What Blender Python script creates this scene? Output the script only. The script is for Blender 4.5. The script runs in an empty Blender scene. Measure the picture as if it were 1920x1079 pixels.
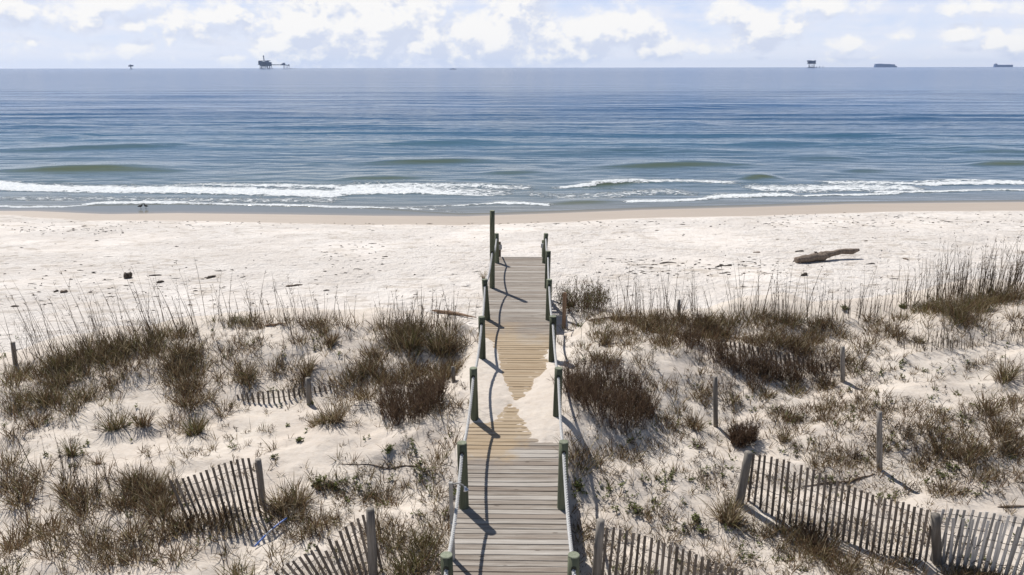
import bpy, math, random
import numpy as np
from mathutils import Vector, Matrix

# ------------------------------------------------------------------ camera, world, sun, exposure
SC = bpy.context.scene
COL = SC.collection
R = math.radians
FPX, CXP, CYP = 1500.0, 960.0, 539.5
PITCH, YAW, ROLL = R(15.40), R(0.96), R(0.10)
CAM = np.array([0.17, 0.0, 8.0])
cd = bpy.data.cameras.new('camera')
cam = bpy.data.objects.new('camera', cd); COL.objects.link(cam)
cd.sensor_width = 36.0; cd.lens = FPX/1920*36.0
cd.clip_start = 0.1; cd.clip_end = 60000
cam.location = CAM
cam.rotation_euler = (Matrix.Rotation(YAW, 3, 'Z') @ Matrix.Rotation(math.pi/2-PITCH, 3, 'X') @ Matrix.Rotation(-ROLL, 3, 'Z')).to_euler()
SC.camera = cam
RM = np.array(cam.rotation_euler.to_matrix())

SUN_EL, SUN_AZ = R(55), R(36)          # the sun stands over the sea, left of the boardwalk's direction
SDIR = Vector((-math.sin(SUN_AZ)*math.cos(SUN_EL), math.cos(SUN_AZ)*math.cos(SUN_EL), math.sin(SUN_EL)))
sl = bpy.data.lights.new('sun', 'SUN'); sl.energy = 4.9; sl.angle = R(0.53); sl.color = (1.0, 0.968, 0.922)
sun = bpy.data.objects.new('sun', sl); COL.objects.link(sun)
sun.rotation_euler = SDIR.to_track_quat('Z', 'Y').to_euler(); sun.location = (-20, 30, 40)
SC.view_settings.view_transform = 'Standard'; SC.view_settings.look = 'None'
SC.view_settings.exposure = 0.07; SC.view_settings.gamma = 1.0
SC.cycles.max_bounces = 6; SC.cycles.diffuse_bounces = 3; SC.cycles.glossy_bounces = 3
SC.cycles.transmission_bounces = 3; SC.cycles.transparent_max_bounces = 4; SC.cycles.volume_bounces = 1

class NT:
    """tiny node-tree writer"""
    def __init__(s, tree): s.t = tree; s.n = tree.nodes; s.l = tree.links
    def put(s, sock, v):
        if v is None: return
        if isinstance(v, bpy.types.NodeSocket): s.l.new(v, sock)
        elif isinstance(v, (tuple, list)) and sock.type == 'RGBA' and len(v) == 3: sock.default_value = (*v, 1)
        else: sock.default_value = v
    def node(s, typ, **kw):
        n = s.n.new(typ)
        for k, v in kw.items(): setattr(n, k, v)
        return n
    def m(s, op, a, b=None, c=None, clamp=False):
        n = s.node('ShaderNodeMath', operation=op, use_clamp=clamp)
        for i, v in enumerate((a, b, c)): s.put(n.inputs[i], v)
        return n.outputs[0]
    def vm(s, op, a, b=None, scale=None):
        n = s.node('ShaderNodeVectorMath', operation=op)
        s.put(n.inputs[0], a); s.put(n.inputs[1], b)
        if scale is not None: s.put(n.inputs['Scale'], scale)
        return n.outputs['Value'] if op in ('LENGTH', 'DOT_PRODUCT', 'DISTANCE') else n.outputs[0]
    def noise(s, vec, scale, detail=4, rough=0.5, dist=0.0, out=0, lac=2.0):
        n = s.node('ShaderNodeTexNoise'); s.put(n.inputs['Vector'], vec)
        n.inputs['Scale'].default_value = scale; n.inputs['Detail'].default_value = detail
        n.inputs['Roughness'].default_value = rough; n.inputs['Distortion'].default_value = dist
        n.inputs['Lacunarity'].default_value = lac
        return n.outputs[out]
    def vor(s, vec, scale, feature='F1', detail=0, rough=0.5, smooth=0.5, out='Distance', rand=1.0):
        n = s.node('ShaderNodeTexVoronoi', feature=feature); s.put(n.inputs['Vector'], vec)
        n.inputs['Scale'].default_value = scale
        if 'Detail' in n.inputs: n.inputs['Detail'].default_value = detail; n.inputs['Roughness'].default_value = rough
        if feature == 'SMOOTH_F1': n.inputs['Smoothness'].default_value = smooth
        n.inputs['Randomness'].default_value = rand
        return n.outputs[out]
    def ramp(s, fac, stops, interp='LINEAR'):
        n = s.node('ShaderNodeValToRGB'); s.put(n.inputs[0], fac)
        cr = n.color_ramp; cr.interpolation = interp
        while len(cr.elements) < len(stops): cr.elements.new(0.5)
        for e, (p, c) in zip(cr.elements, stops):
            e.position = p; e.color = (*c, 1) if isinstance(c, (tuple, list)) else (c, c, c, 1)
        return n.outputs[0]
    def mix(s, fac, a, b, blend='MIX'):
        n = s.node('ShaderNodeMix', data_type='RGBA', blend_type=blend)
        s.put(n.inputs[0], fac); s.put(n.inputs[6], a); s.put(n.inputs[7], b)
        return n.outputs[2]
    def fmix(s, fac, a, b):
        n = s.node('ShaderNodeMix', data_type='FLOAT')
        s.put(n.inputs[0], fac); s.put(n.inputs[2], a); s.put(n.inputs[3], b)
        return n.outputs[0]
    def rng(s, v, a, b, c=0.0, d=1.0, interp='SMOOTHSTEP'):
        n = s.node('ShaderNodeMapRange', interpolation_type=interp)
        for i, x in enumerate((v, a, b, c, d)): s.put(n.inputs[i], x)
        return n.outputs[0]
    def sep(s, v):
        n = s.node('ShaderNodeSeparateXYZ'); s.put(n.inputs[0], v); return n.outputs
    def comb(s, x, y, z):
        n = s.node('ShaderNodeCombineXYZ')
        for i, v in enumerate((x, y, z)): s.put(n.inputs[i], v)
        return n.outputs[0]
    def attr(s, name):
        return s.node('ShaderNodeAttribute', attribute_name=name).outputs['Fac']
    def bump(s, h, strength=1.0, dist=0.1, normal=None):
        n = s.node('ShaderNodeBump'); s.put(n.inputs['Height'], h)
        s.put(n.inputs['Strength'], strength); s.put(n.inputs['Distance'], dist)
        if normal is not None: s.put(n.inputs['Normal'], normal)
        return n.outputs[0]

def pxdir(px, py):
    px = np.asarray(px, float); py = np.asarray(py, float)
    d = np.stack([(px-CXP)/FPX, -(py-CYP)/FPX, -np.ones_like(px)], -1) @ RM.T
    return d
def on_z(px, py, z=0.0):
    d = pxdir(px, py); t = (z-CAM[2])/d[..., 2]
    return CAM + d*t[..., None]
def on_y(px, py, Y):
    d = pxdir(px, py); t = (Y-CAM[1])/d[..., 1]
    return CAM + d*np.asarray(t)[..., None]

# ---- world: Nishita daylight with banks of cumulus in the far sky
def build_world():
    w = bpy.data.worlds.new('World'); SC.world = w; w.use_nodes = True
    w.node_tree.nodes.clear(); g = NT(w.node_tree)
    out = g.node('ShaderNodeOutputWorld'); bg = g.node('ShaderNodeBackground')
    bg.inputs['Strength'].default_value = 0.10
    sky = g.node('ShaderNodeTexSky', sky_type='NISHITA', sun_disc=False)
    sky.sun_elevation = SUN_EL; sky.sun_rotation = -SUN_AZ; sky.altitude = 0
    sky.air_density = 1.0; sky.dust_density = 0.6; sky.ozone_density = 1.5
    d = g.node('ShaderNodeTexCoord').outputs['Generated']
    x, y, z = g.sep(d)
    el = g.m('ARCSINE', z); az = g.m('ARCTAN2', x, y)
    elp = g.m('MAXIMUM', el, 0.0006)
    lookup = g.comb(x, y, g.m('MAXIMUM', z, 0.002)); g.put(sky.inputs[0], lookup) if len(sky.inputs) else None
    # field of one cloud group at (az, el): named banks + general fractal cover
    blobs = [  # picture position and radii of each bank, with height
        (660,50,190,75,1.05),(590,95,120,30,.9),(560,60,100,50,.95),(500,80,60,26,.8),(730,40,110,60,1.0),(800,70,70,50,.9),(700,95,160,30,.8),
        (960,25,62,55,1.1),(930,75,85,50,1.0),(1040,75,90,50,1.0),(1110,70,80,42,.95),(1190,45,48,36,1.0),(1030,105,160,28,.85),(1240,95,60,26,.8),
        (1385,35,52,27,.9),(1420,65,60,34,.85),(1330,90,80,22,.75),(1490,60,40,28,.7),(1590,82,62,18,.85),(1540,10,70,16,.7),(1690,65,26,12,.5),
        (1800,62,34,20,.6),(1890,82,40,24,.75),(1860,10,80,18,.75),(1810,92,50,10,.5),
        (40,25,110,38,.75),(120,30,70,36,.75),(160,50,50,16,.7),(240,52,34,14,.7),(350,50,60,26,.7),(380,32,40,16,.7),(443,15,26,11,.75),
        (60,80,90,16,.6),(170,80,30,16,.65),(240,88,22,18,.6),(120,100,90,14,.5),(190,5,120,14,.7),(20,95,60,20,.5),(430,110,60,9,.55),(1480,112,500,7,.35),(600,118,300,6,.4)]
    gt = bpy.data.node_groups.new('cloud_field', 'ShaderNodeTree')
    gt.interface.new_socket('P', in_out='INPUT', socket_type='NodeSocketVector')
    gt.interface.new_socket('F', in_out='OUTPUT', socket_type='NodeSocketFloat')
    q = NT(gt); gi = q.node('NodeGroupInput').outputs[0]; go = q.node('NodeGroupOutput')
    pb = q.vm('MULTIPLY', gi, (1.0, 1.35, 0.0))
    warp = q.vm('SUBTRACT', q.noise(pb, 16, 5, 0.6, out=1), (0.5, 0.5, 0.5))
    wp = q.vm('ADD', gi, q.vm('MULTIPLY', warp, (0.040, 0.020, 0.0)))
    F = None
    for (bx, by, rx, ry, a) in blobs:
        v = pxdir(bx, by); v = v/np.linalg.norm(v)
        ba, be = math.atan2(v[0], v[1]), math.asin(v[2])
        s1 = rx/FPX*1.05; s2 = ry/FPX*1.0
        dd = q.vm('LENGTH', q.vm('MULTIPLY', q.vm('SUBTRACT', wp, (ba, be, 0.0)), (1/s1, 1/s2, 0.0)))
        f = q.m('MULTIPLY_ADD', dd, -a*0.85, a*1.28)
        F = f if F is None else q.m('SMOOTH_MAX', F, f, 0.18)
    puff = q.m('SUBTRACT', 0.40, q.vor(q.vm('MULTIPLY', wp, (1.0, 1.2, 1.0)), 21, 'F1', 4, 0.55))
    fine = q.m('SUBTRACT', q.noise(pb, 60, 5, 0.6), 0.5)
    F = q.m('ADD', F, q.m('MULTIPLY_ADD', puff, 0.75, q.m('MULTIPLY', fine, 0.7)))
    q.put(go.inputs[0], F)
    def field(p):
        n = g.node('ShaderNodeGroup'); n.node_tree = gt; g.put(n.inputs[0], p); return n.outputs[0]
    P = g.comb(az, el, 0.0)
    f0 = field(P); f1 = field(g.vm('ADD', P, (-0.008, 0.015, 0.0)))
    cover = g.rng(f0, -0.32, 0.24)
    lit = g.m('MULTIPLY_ADD', g.m('SUBTRACT', f0, f1), 2.4, 0.50, clamp=True)
    ccol = g.ramp(lit, [(0.0, (6.5, 7.0, 8.3)), (0.4, (7.5, 7.8, 8.6)), (0.65, (8.35, 8.45, 8.85)), (1.0, (9.3, 9.2, 9.1))])
    wisp = g.noise(g.vm('MULTIPLY', P, (1.0, 6.0, 1.0)), 9, 6, 0.6)
    wispf = g.rng(wisp, 0.40, 0.72, 0.0, 0.75)
    haze = g.ramp(g.m('MULTIPLY', elp, 1/0.30), [(0.0, (7.9, 8.2, 9.0)), (0.10, (6.6, 7.5, 9.1)), (0.25, (5.2, 6.5, 9.1)), (1.0, (1.6, 3.0, 6.6))])
    low = g.mix(wispf, haze, (7.9, 8.1, 9.0))
    veil = g.rng(f0, -1.4, 0.1, 0.0, 0.6)
    low = g.mix(veil, low, (8.1, 8.3, 9.1))
    g.put(bg.inputs['Color'], g.mix(cover, low, ccol))
    # higher sky: fair-weather cloud over blue
    bg2 = g.node('ShaderNodeBackground'); bg2.inputs['Strength'].default_value = 0.068
    hi = g.mix(g.rng(elp, 0.14, 0.40, 0.9, 0.0), sky.outputs[0], haze)
    hc = g.noise(g.vm('MULTIPLY', d, (1.0, 1.0, 2.4)), 3.0, 4, 0.6)
    hi = g.mix(g.rng(hc, 0.55, 0.70, 0, 0.8), hi, (8.2, 8.2, 8.7))
    g.put(bg2.inputs['Color'], hi)
    mx = g.node('ShaderNodeMixShader'); g.put(mx.inputs[0], g.m('GREATER_THAN', el, 0.125))
    g.l.new(bg.outputs[0], mx.inputs[1]); g.l.new(bg2.outputs[0], mx.inputs[2]); g.l.new(mx.outputs[0], out.inputs[0])
    w.cycles.sampling_method = 'MANUAL'; w.cycles.sample_map_resolution = 512
build_world()

# ------------------------------------------------------------------ helpers
rs = np.random.RandomState(7)
_perm = np.random.RandomState(3).permutation(4096)
def _h(ix, iy, seed):
    return _perm[(_perm[(ix+seed*71) & 4095] + iy) & 4095]/4095.0
def vnoise(x, y, seed=0):
    x = np.asarray(x, float); y = np.asarray(y, float)
    ix = np.floor(x).astype(int); iy = np.floor(y).astype(int); fx = x-ix; fy = y-iy
    fx = fx*fx*(3-2*fx); fy = fy*fy*(3-2*fy)
    a = _h(ix, iy, seed); b = _h(ix+1, iy, seed); c = _h(ix, iy+1, seed); d = _h(ix+1, iy+1, seed)
    return (a*(1-fx)+b*fx)*(1-fy)+(c*(1-fx)+d*fx)*fy - 0.5
def fbm(x, y, oct=4, seed=0, gain=0.5):
    s = 0; a = 1.0
    for o in range(oct):
        s = s + a*vnoise(np.asarray(x)*2**o, np.asarray(y)*2**o, seed+o); a *= gain
    return s
def sstep(a, b, x):
    t = np.clip((x-a)/(b-a), 0, 1); return t*t*(3-2*t)

def tag(o, label=None, cat=None, group=None, kind=None):
    if label: o['label'] = label
    if cat: o['category'] = cat
    if group: o['group'] = group
    if kind: o['kind'] = kind
    return o
def empty(name, loc, label, cat, group=None, rz=0.0):
    o = bpy.data.objects.new(name, None); COL.objects.link(o)
    o.location = loc; o.rotation_euler = (0, 0, rz); o.empty_display_size = 0.2
    return tag(o, label, cat, group)
def raw_mesh(name, V, faces_flat, sizes, mat, parent=None, attrs=None, smooth=False, origin=None):
    V = np.asarray(V, np.float32)
    if origin is not None: V = V - np.asarray(origin, np.float32)
    me = bpy.data.meshes.new(name)
    faces_flat = np.asarray(faces_flat, np.int32).ravel(); sizes = np.asarray(sizes, np.int32)
    me.vertices.add(len(V)); me.vertices.foreach_set('co', V.ravel())
    me.loops.add(len(faces_flat)); me.loops.foreach_set('vertex_index', faces_flat)
    me.polygons.add(len(sizes))
    st = np.zeros(len(sizes), np.int32); st[1:] = np.cumsum(sizes)[:-1]
    me.polygons.foreach_set('loop_start', st)
    me.polygons.foreach_set('use_smooth', np.full(len(sizes), smooth, bool))
    me.update(calc_edges=True)
    for k, a in (attrs or {}).items():
        at = me.attributes.new(k, 'FLOAT', 'POINT'); at.data.foreach_set('value', np.asarray(a, np.float32).ravel())
    if mat: me.materials.append(mat)
    o = bpy.data.objects.new(name, me); COL.objects.link(o)
    if parent is not None: o.parent = parent
    if origin is not None and parent is None: o.location = [float(c) for c in origin]
    return o
def grid_mesh(name, X, Y, Z, mat, attrs=None, smooth=True):
    ny, nx = X.shape
    V = np.stack([X, Y, Z], -1).reshape(-1, 3)
    i = np.arange((ny-1)*nx).reshape(ny-1, nx)[:, :-1].ravel()
    F = np.stack([i, i+1, i+1+nx, i+nx], -1)
    return raw_mesh(name, V, F, np.full(len(F), 4), mat, attrs=attrs, smooth=smooth)

class MB:
    """collects boxes, tubes and lofts, then links them as one mesh"""
    def __init__(s): s.V = []; s.F = []; s.S = []; s.T = []; s.n = 0
    def add(s, V, F, tint=0.5):
        V = np.asarray(V, float); s.V.append(V)
        for f in F: s.F.extend([i+s.n for i in f]); s.S.append(len(f))
        s.n += len(V); s.T.append(np.full(len(V), tint) if np.isscalar(tint) else np.asarray(tint))
    def box(s, c, size, M=None, tint=0.5, taper=1.0):
        h = np.array(size)/2.0
        P = np.array([[x, y, z] for z in (-1, 1) for y in (-1, 1) for x in (-1, 1)], float)
        P[P[:, 2] > 0, :2] *= taper
        P = P*h
        if M is not None: P = P @ np.array(M).T
        s.add(P+np.array(c), [(0,2,3,1),(4,5,7,6),(0,1,5,4),(2,6,7,3),(0,4,6,2),(1,3,7,5)], tint)
    def beam(s, a, b, w, t, up=(0,0,1), tint=0.5, taper=1.0):
        a = np.array(a, float); b = np.array(b, float); d = b-a; L = np.linalg.norm(d); d = d/L
        u = np.cross(d, up)
        if np.linalg.norm(u) < 1e-4: u = np.cross(d, (0, 1, 0))
        u /= np.linalg.norm(u); v = np.cross(d, u)
        s.box((a+b)/2, (w, t, L), np.stack([u, v, d], 1), tint, taper)
    def tube(s, pts, rad, seg=10, tint=0.5, cap=True, squash=1.0, lump=0.0, seed=0):
        pts = np.array(pts, float); n = len(pts); rad = np.broadcast_to(np.array(rad, float), (n,))
        tan = np.gradient(pts, axis=0); tan /= np.linalg.norm(tan, axis=1)[:, None]
        ref = np.array([0, 0, 1.0]) if abs(tan[:, 2]).mean() < .8 else np.array([0, 1.0, 0])
        V = []
        ang = np.arange(seg)/seg*2*math.pi
        for i in range(n):
            u = np.cross(tan[i], ref); u /= np.linalg.norm(u); v = np.cross(u, tan[i])
            rr = rad[i]*np.ones(seg)
            if lump: rr = rr*(1+lump*2*vnoise(np.cos(ang)*1.5+seed*7.3+5, i*0.45+np.sin(ang)*1.5+9, seed))
            V.append(pts[i]+np.outer(np.cos(ang)*rr, u)+np.outer(np.sin(ang)*rr*squash, v))
        V = np.concatenate(V); F = []
        for i in range(n-1):
            for k in range(seg):
                k2 = (k+1) % seg; F.append((i*seg+k, i*seg+k2, (i+1)*seg+k2, (i+1)*seg+k))
        if cap: F.append(tuple(range(seg))[::-1]); F.append(tuple((n-1)*seg+k for k in range(seg)))
        s.add(V, F, tint)
    def build(s, name, mat, parent=None, smooth=False, origin=None):
        V = np.concatenate(s.V)
        if parent is not None:
            q = parent
            while q is not None: V = V-np.array(q.location); q = q.parent
            if parent.rotation_euler.z:
                a = -parent.rotation_euler.z; c, n = math.cos(a), math.sin(a)
                V = V @ np.array([[c, n, 0], [-n, c, 0], [0, 0, 1]])
        return raw_mesh(name, V, s.F, s.S, mat, parent, {'tint': np.concatenate(s.T)}, smooth, origin)

def material(name):
    m = bpy.data.materials.new(name); m.use_nodes = True
    m.node_tree.nodes.clear(); g = NT(m.node_tree)
    out = g.node('ShaderNodeOutputMaterial'); p = g.node('ShaderNodeBsdfPrincipled')
    g.l.new(p.outputs[0], out.inputs[0])
    return m, g, p, out
def objc(g): return g.node('ShaderNodeTexCoord').outputs['Object']
def wpos(g): return g.node('ShaderNodeNewGeometry').outputs['Position']

# ------------------------------------------------------------------ terrain
DECK_Y = np.array([4.0, 7.29, 9.73, 12.10, 14.50, 16.85, 19.2, 21.7, 22.4])
DECK_Z = np.array([1.95, 2.08, 2.20, 2.42, 2.53, 2.63, 2.70, 2.74, 2.75])
def deck_z(y):
    y = np.asarray(y, float)
    s = sum(np.interp(y+o, DECK_Y, DECK_Z) for o in (-.8, -.4, 0, .4, .8))/5
    return s
WL = on_z(np.array([-500., 0, 60, 200, 330, 500, 700, 870, 950, 1050, 1200, 1400, 1600, 1900, 2500]),
          np.array([398., 396, 396, 402, 400, 402, 405, 406, 403.5, 400, 394, 389, 382.5, 379.5, 372]), 0.0)
def waterline(x): return np.interp(x, WL[:, 0], WL[:, 1])
def beach_z(x, y):
    d = waterline(x)-y
    return np.interp(d, [-4000, -300, -60, -15, -5, -1, 0, 2, 3.6, 5, 8, 15, 25, 40, 60], [-5, -5, -3.2, -.75, -.22, -.035, 0, .09, .19, .33, .60, 1.0, 1.3, 1.45, 1.5])
CT = [  # picture x, y and ground height of points on the dunes
 (-300,1150,1.5),(300,1150,1.5),(900,1150,1.5),(1300,1150,1.5),(1800,1150,1.45),(2300,1150,1.5),
 (-200,950,1.7),(0,950,1.6),(300,950,1.75),(600,950,1.72),(800,950,1.72),(960,950,1.72),(1100,960,1.75),(1400,950,1.7),(1700,950,1.55),(1920,950,1.6),(2200,950,1.7),
 (0,850,1.8),(300,850,1.92),(600,850,1.95),(820,850,2.05),(960,862,2.05),(1110,850,2.12),(1400,850,1.9),(1650,850,1.8),(1920,850,1.9),(-250,850,1.8),
 (0,760,2.05),(300,760,2.05),(450,730,2.1),(580,765,1.88),(700,740,2.2),(840,750,2.38),(880,790,2.40),(1060,790,2.40),(960,740,2.5),(1120,760,2.42),(1340,760,2.1),(1600,760,2.0),(1920,740,2.25),(2200,760,2.3),
 (120,700,2.35),(300,690,2.3),(520,660,2.45),(620,650,2.6),(780,680,2.5),(890,680,2.58),(1045,680,2.58),(1110,690,2.55),(1300,680,2.45),(1500,690,2.15),(1700,670,2.4),(1880,640,2.75),(2200,640,2.9),
 (0,672,2.3),(-300,700,2.2),(200,628,2.45),(480,592,2.65),(700,588,2.7),(870,606,2.6),(915,625,2.5),(1040,630,2.45),(1090,612,2.5),(1250,585,2.75),(1500,582,2.7),(1700,572,2.8),(1900,540,3.1),(2150,528,3.2),
 (1900,580,2.95),(1700,610,2.7),(960,600,2.1),(1500,640,2.4),(400,640,2.5)]
_c = np.array(CT); _w = on_z(_c[:, 0], _c[:, 1], _c[:, 2])
_cx, _cy, _cz = _w[:, 0], _w[:, 1], _c[:, 2]
def _k(dx, dy): return np.sqrt(dx*dx+dy*dy+0.6)
_A = _k(_cx[:, None]-_cx[None], _cy[:, None]-_cy[None])
_n = len(CT); _M = np.zeros((_n+1, _n+1)); _M[:_n, :_n] = _A-np.eye(_n)*0.02; _M[:_n, _n] = 1; _M[_n, :_n] = 1
_sol = np.linalg.solve(_M, np.append(_cz, 0))
_cr = on_z(np.array([-900., -300, 0, 200, 480, 700, 870, 960, 1080, 1250, 1500, 1700, 1900, 2150, 2700]),
           np.array([730., 700, 665, 622, 588, 583, 600, 600, 606, 578, 576, 566, 534, 522, 505]),
           np.array([2.1, 2.2, 2.3, 2.45, 2.65, 2.7, 2.6, 2.4, 2.5, 2.75, 2.7, 2.8, 3.1, 3.2, 3.2]))
def crest(x): return np.interp(x, _cr[:, 0], _cr[:, 1])
def dune_raw(x, y):
    z = np.full(np.shape(x), _sol[_n], float)
    for i in range(_n): z = z + _sol[i]*_k(x-_cx[i], y-_cy[i])
    far = sstep(14, 26, np.abs(x)) ; z = z*(1-far)+(2.3+0.0*x)*far
    z = np.clip(z, 1.2, 3.5)
    z = np.where(y < 7, z*sstep(0, 7, y)+1.5*(1-sstep(0, 7, y)), z)
    z = z + 0.30*fbm(x*0.55+3, y*0.55, 2, 5) + 0.15*fbm(x*1.6+9, y*1.6, 2, 11) + 0.05*fbm(x*4.5+2, y*4.5, 3, 21)
    return z
def smooth_min(a, b, k=.15):
    h = np.clip(0.5+0.5*(b-a)/k, 0, 1); return b*(1-h)+a*h-k*h*(1-h)
GX = np.arange(-30, 30.01, 0.06); GY = np.arange(2, 62, 0.06)
def base_terrain(x, y):
    yc = crest(x)+0.5*fbm(x*0.5, y*0, 3, 31)
    w = 1-sstep(0.15, 2.9, y-yc)
    b = beach_z(x, y)+ (0.05*fbm(x*0.5, y*0.7, 3, 41)+0.03*fbm(x*2.1, y*2.6, 2, 43))*sstep(2.0, 8.0, waterline(x)-y)
    d = dune_raw(x, y)
    z = b*(1-w)+d*w
    # hollow scoured round the seaward half of the boardwalk
    k = sstep(1.7, 0.7, np.abs(x-0.05))*sstep(15.9, 17.2, y)
    z = z*(1-k)+np.minimum(z, beach_z(x, y)+0.35)*k
    return z
_gx, _gy = np.meshgrid(GX, GY)
GZ = base_terrain(_gx, _gy)
# sand blown over the walk: openings where the boards still show, as ground outlines
def poly_w(px): 
    a = np.array(px, float); z = 2.5
    for _ in range(4):
        w = on_z(a[:, 0], a[:, 1], np.full(len(a), z) if np.isscalar(z) else z); z = deck_z(w[:, 1])+0.01
    return w[:, :2]
OPEN = [poly_w([(880,560),(1080,560),(1062,640),(1031,647),(1028,655),(1024,669),(1028,681),(1018,696),(1001,712),(994,729),(981,744),(968,749),(961,744),(959,734),(948,715),(939,686),(935,662),(927,650),(924,634),(910,627),(880,622)]),
        poly_w([(958,759),(970,764),(975,785),(984.6,799),(996.6,818.5),(1011,828),(1034,829),(1047,833),(1090,838),(1120,1100),(800,1100),(840,800),(895,793),(929,791),(936,780),(946,765)])]
def inside_dist(poly, x, y):
    """signed distance, positive inside"""
    n = len(poly); d = np.full(np.shape(x), 1e9); ins = np.zeros(np.shape(x), bool)
    for i in range(n):
        a = poly[i]; b = poly[(i+1) % n]; e = b-a
        wx = x-a[0]; wy = y-a[1]
        t = np.clip((wx*e[0]+wy*e[1])/(e@e), 0, 1)
        d = np.minimum(d, (wx-t*e[0])**2+(wy-t*e[1])**2)
        c = ((a[1] <= y) != (b[1] <= y)) & (x < (b[0]-a[0])*(y-a[1])/(b[1]-a[1]+1e-12)+a[0])
        ins ^= c
    return np.where(ins, 1, -1)*np.sqrt(d)
def with_drift(x, y, z):
    m = (np.abs(x) < 1.35) & (y > 9.5) & (y < 18.0)
    if not m.any(): return z
    xs, ys, zs = x[m], y[m], z[m]
    o = np.maximum(inside_dist(OPEN[0], xs, ys), inside_dist(OPEN[1], xs, ys))
    o = o+0.03*fbm(xs*9, ys*9, 3, 77)
    cov = np.where(o < 0, -0.004+0.13*(1-np.exp(o/0.45)), -0.005-np.minimum(o, .30)*0.045-np.clip(o-.30, 0, 1.2)*0.30)+0.016*fbm(xs*11, ys*11, 3, 78)*np.clip(1.3-np.abs(o)*1.6, .25, 1)
    dz = deck_z(ys)+cov
    k = sstep(1.22, 0.76, np.abs(xs))*sstep(10.3, 11.4, ys+0*xs)*(1-sstep(15.4, 16.6, ys))
    low = np.minimum(zs, deck_z(ys)-0.12)                 # elsewhere the ground lies under the boards
    u = sstep(0.95, 0.74, np.abs(xs))
    zo = zs*(1-u)+low*u
    z = z.copy(); z[m] = zo*(1-k)+dz*k
    return z
def ground(x, y):
    x = np.asarray(x, float); y = np.asarray(y, float)
    fx = np.clip((x-GX[0])/0.06, 0, len(GX)-1.001); fy = np.clip((y-GY[0])/0.06, 0, len(GY)-1.001)
    ix = fx.astype(int); iy = fy.astype(int); fx = fx-ix; fy = fy-iy
    return (GZ[iy, ix]*(1-fx)+GZ[iy, ix+1]*fx)*(1-fy)+(GZ[iy+1, ix]*(1-fx)+GZ[iy+1, ix+1]*fx)*fy
m_ = (np.abs(_gx) < 1.4) & (_gy > 2) & (_gy < 22.6)
u_ = sstep(0.95, 0.74, np.abs(_gx))
GZ = np.where(m_ & ((_gy < 9.5) | (_gy >= 18)), GZ*(1-u_)+np.minimum(GZ, deck_z(_gy)-0.12)*u_, GZ)
GZ = with_drift(_gx, _gy, GZ)
def hit(px, py):
    """ground point seen at a picture position"""
    px = np.atleast_1d(np.asarray(px, float)); py = np.atleast_1d(np.asarray(py, float))
    d = pxdir(px, py); Ys = np.arange(5.0, 60, 0.08)
    out = np.zeros((len(px), 3)); CH = 2000
    for s in range(0, len(px), CH):
        dd = d[s:s+CH]; t = Ys[None]/dd[:, 1:2]
        X = CAM[0]+dd[:, 0:1]*t; Z = CAM[2]+dd[:, 2:3]*t
        below = Z < ground(X, np.broadcast_to(Ys, X.shape))
        k = np.argmax(below, 1); k = np.where(below.any(1), k, len(Ys)-1)
        lo = Ys[np.maximum(k-1, 0)]; hi = Ys[k]
        for _ in range(7):
            mid = (lo+hi)/2; tt = mid/dd[:, 1]
            b = (CAM[2]+dd[:, 2]*tt) < ground(CAM[0]+dd[:, 0]*tt, mid)
            hi = np.where(b, mid, hi); lo = np.where(b, lo, mid)
        tt = hi/dd[:, 1]; x = CAM[0]+dd[:, 0]*tt
        out[s:s+CH] = np.stack([x, hi, ground(x, hi)], -1)
    return out
def hit1(px, py): return hit([px], [py])[0]
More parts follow.
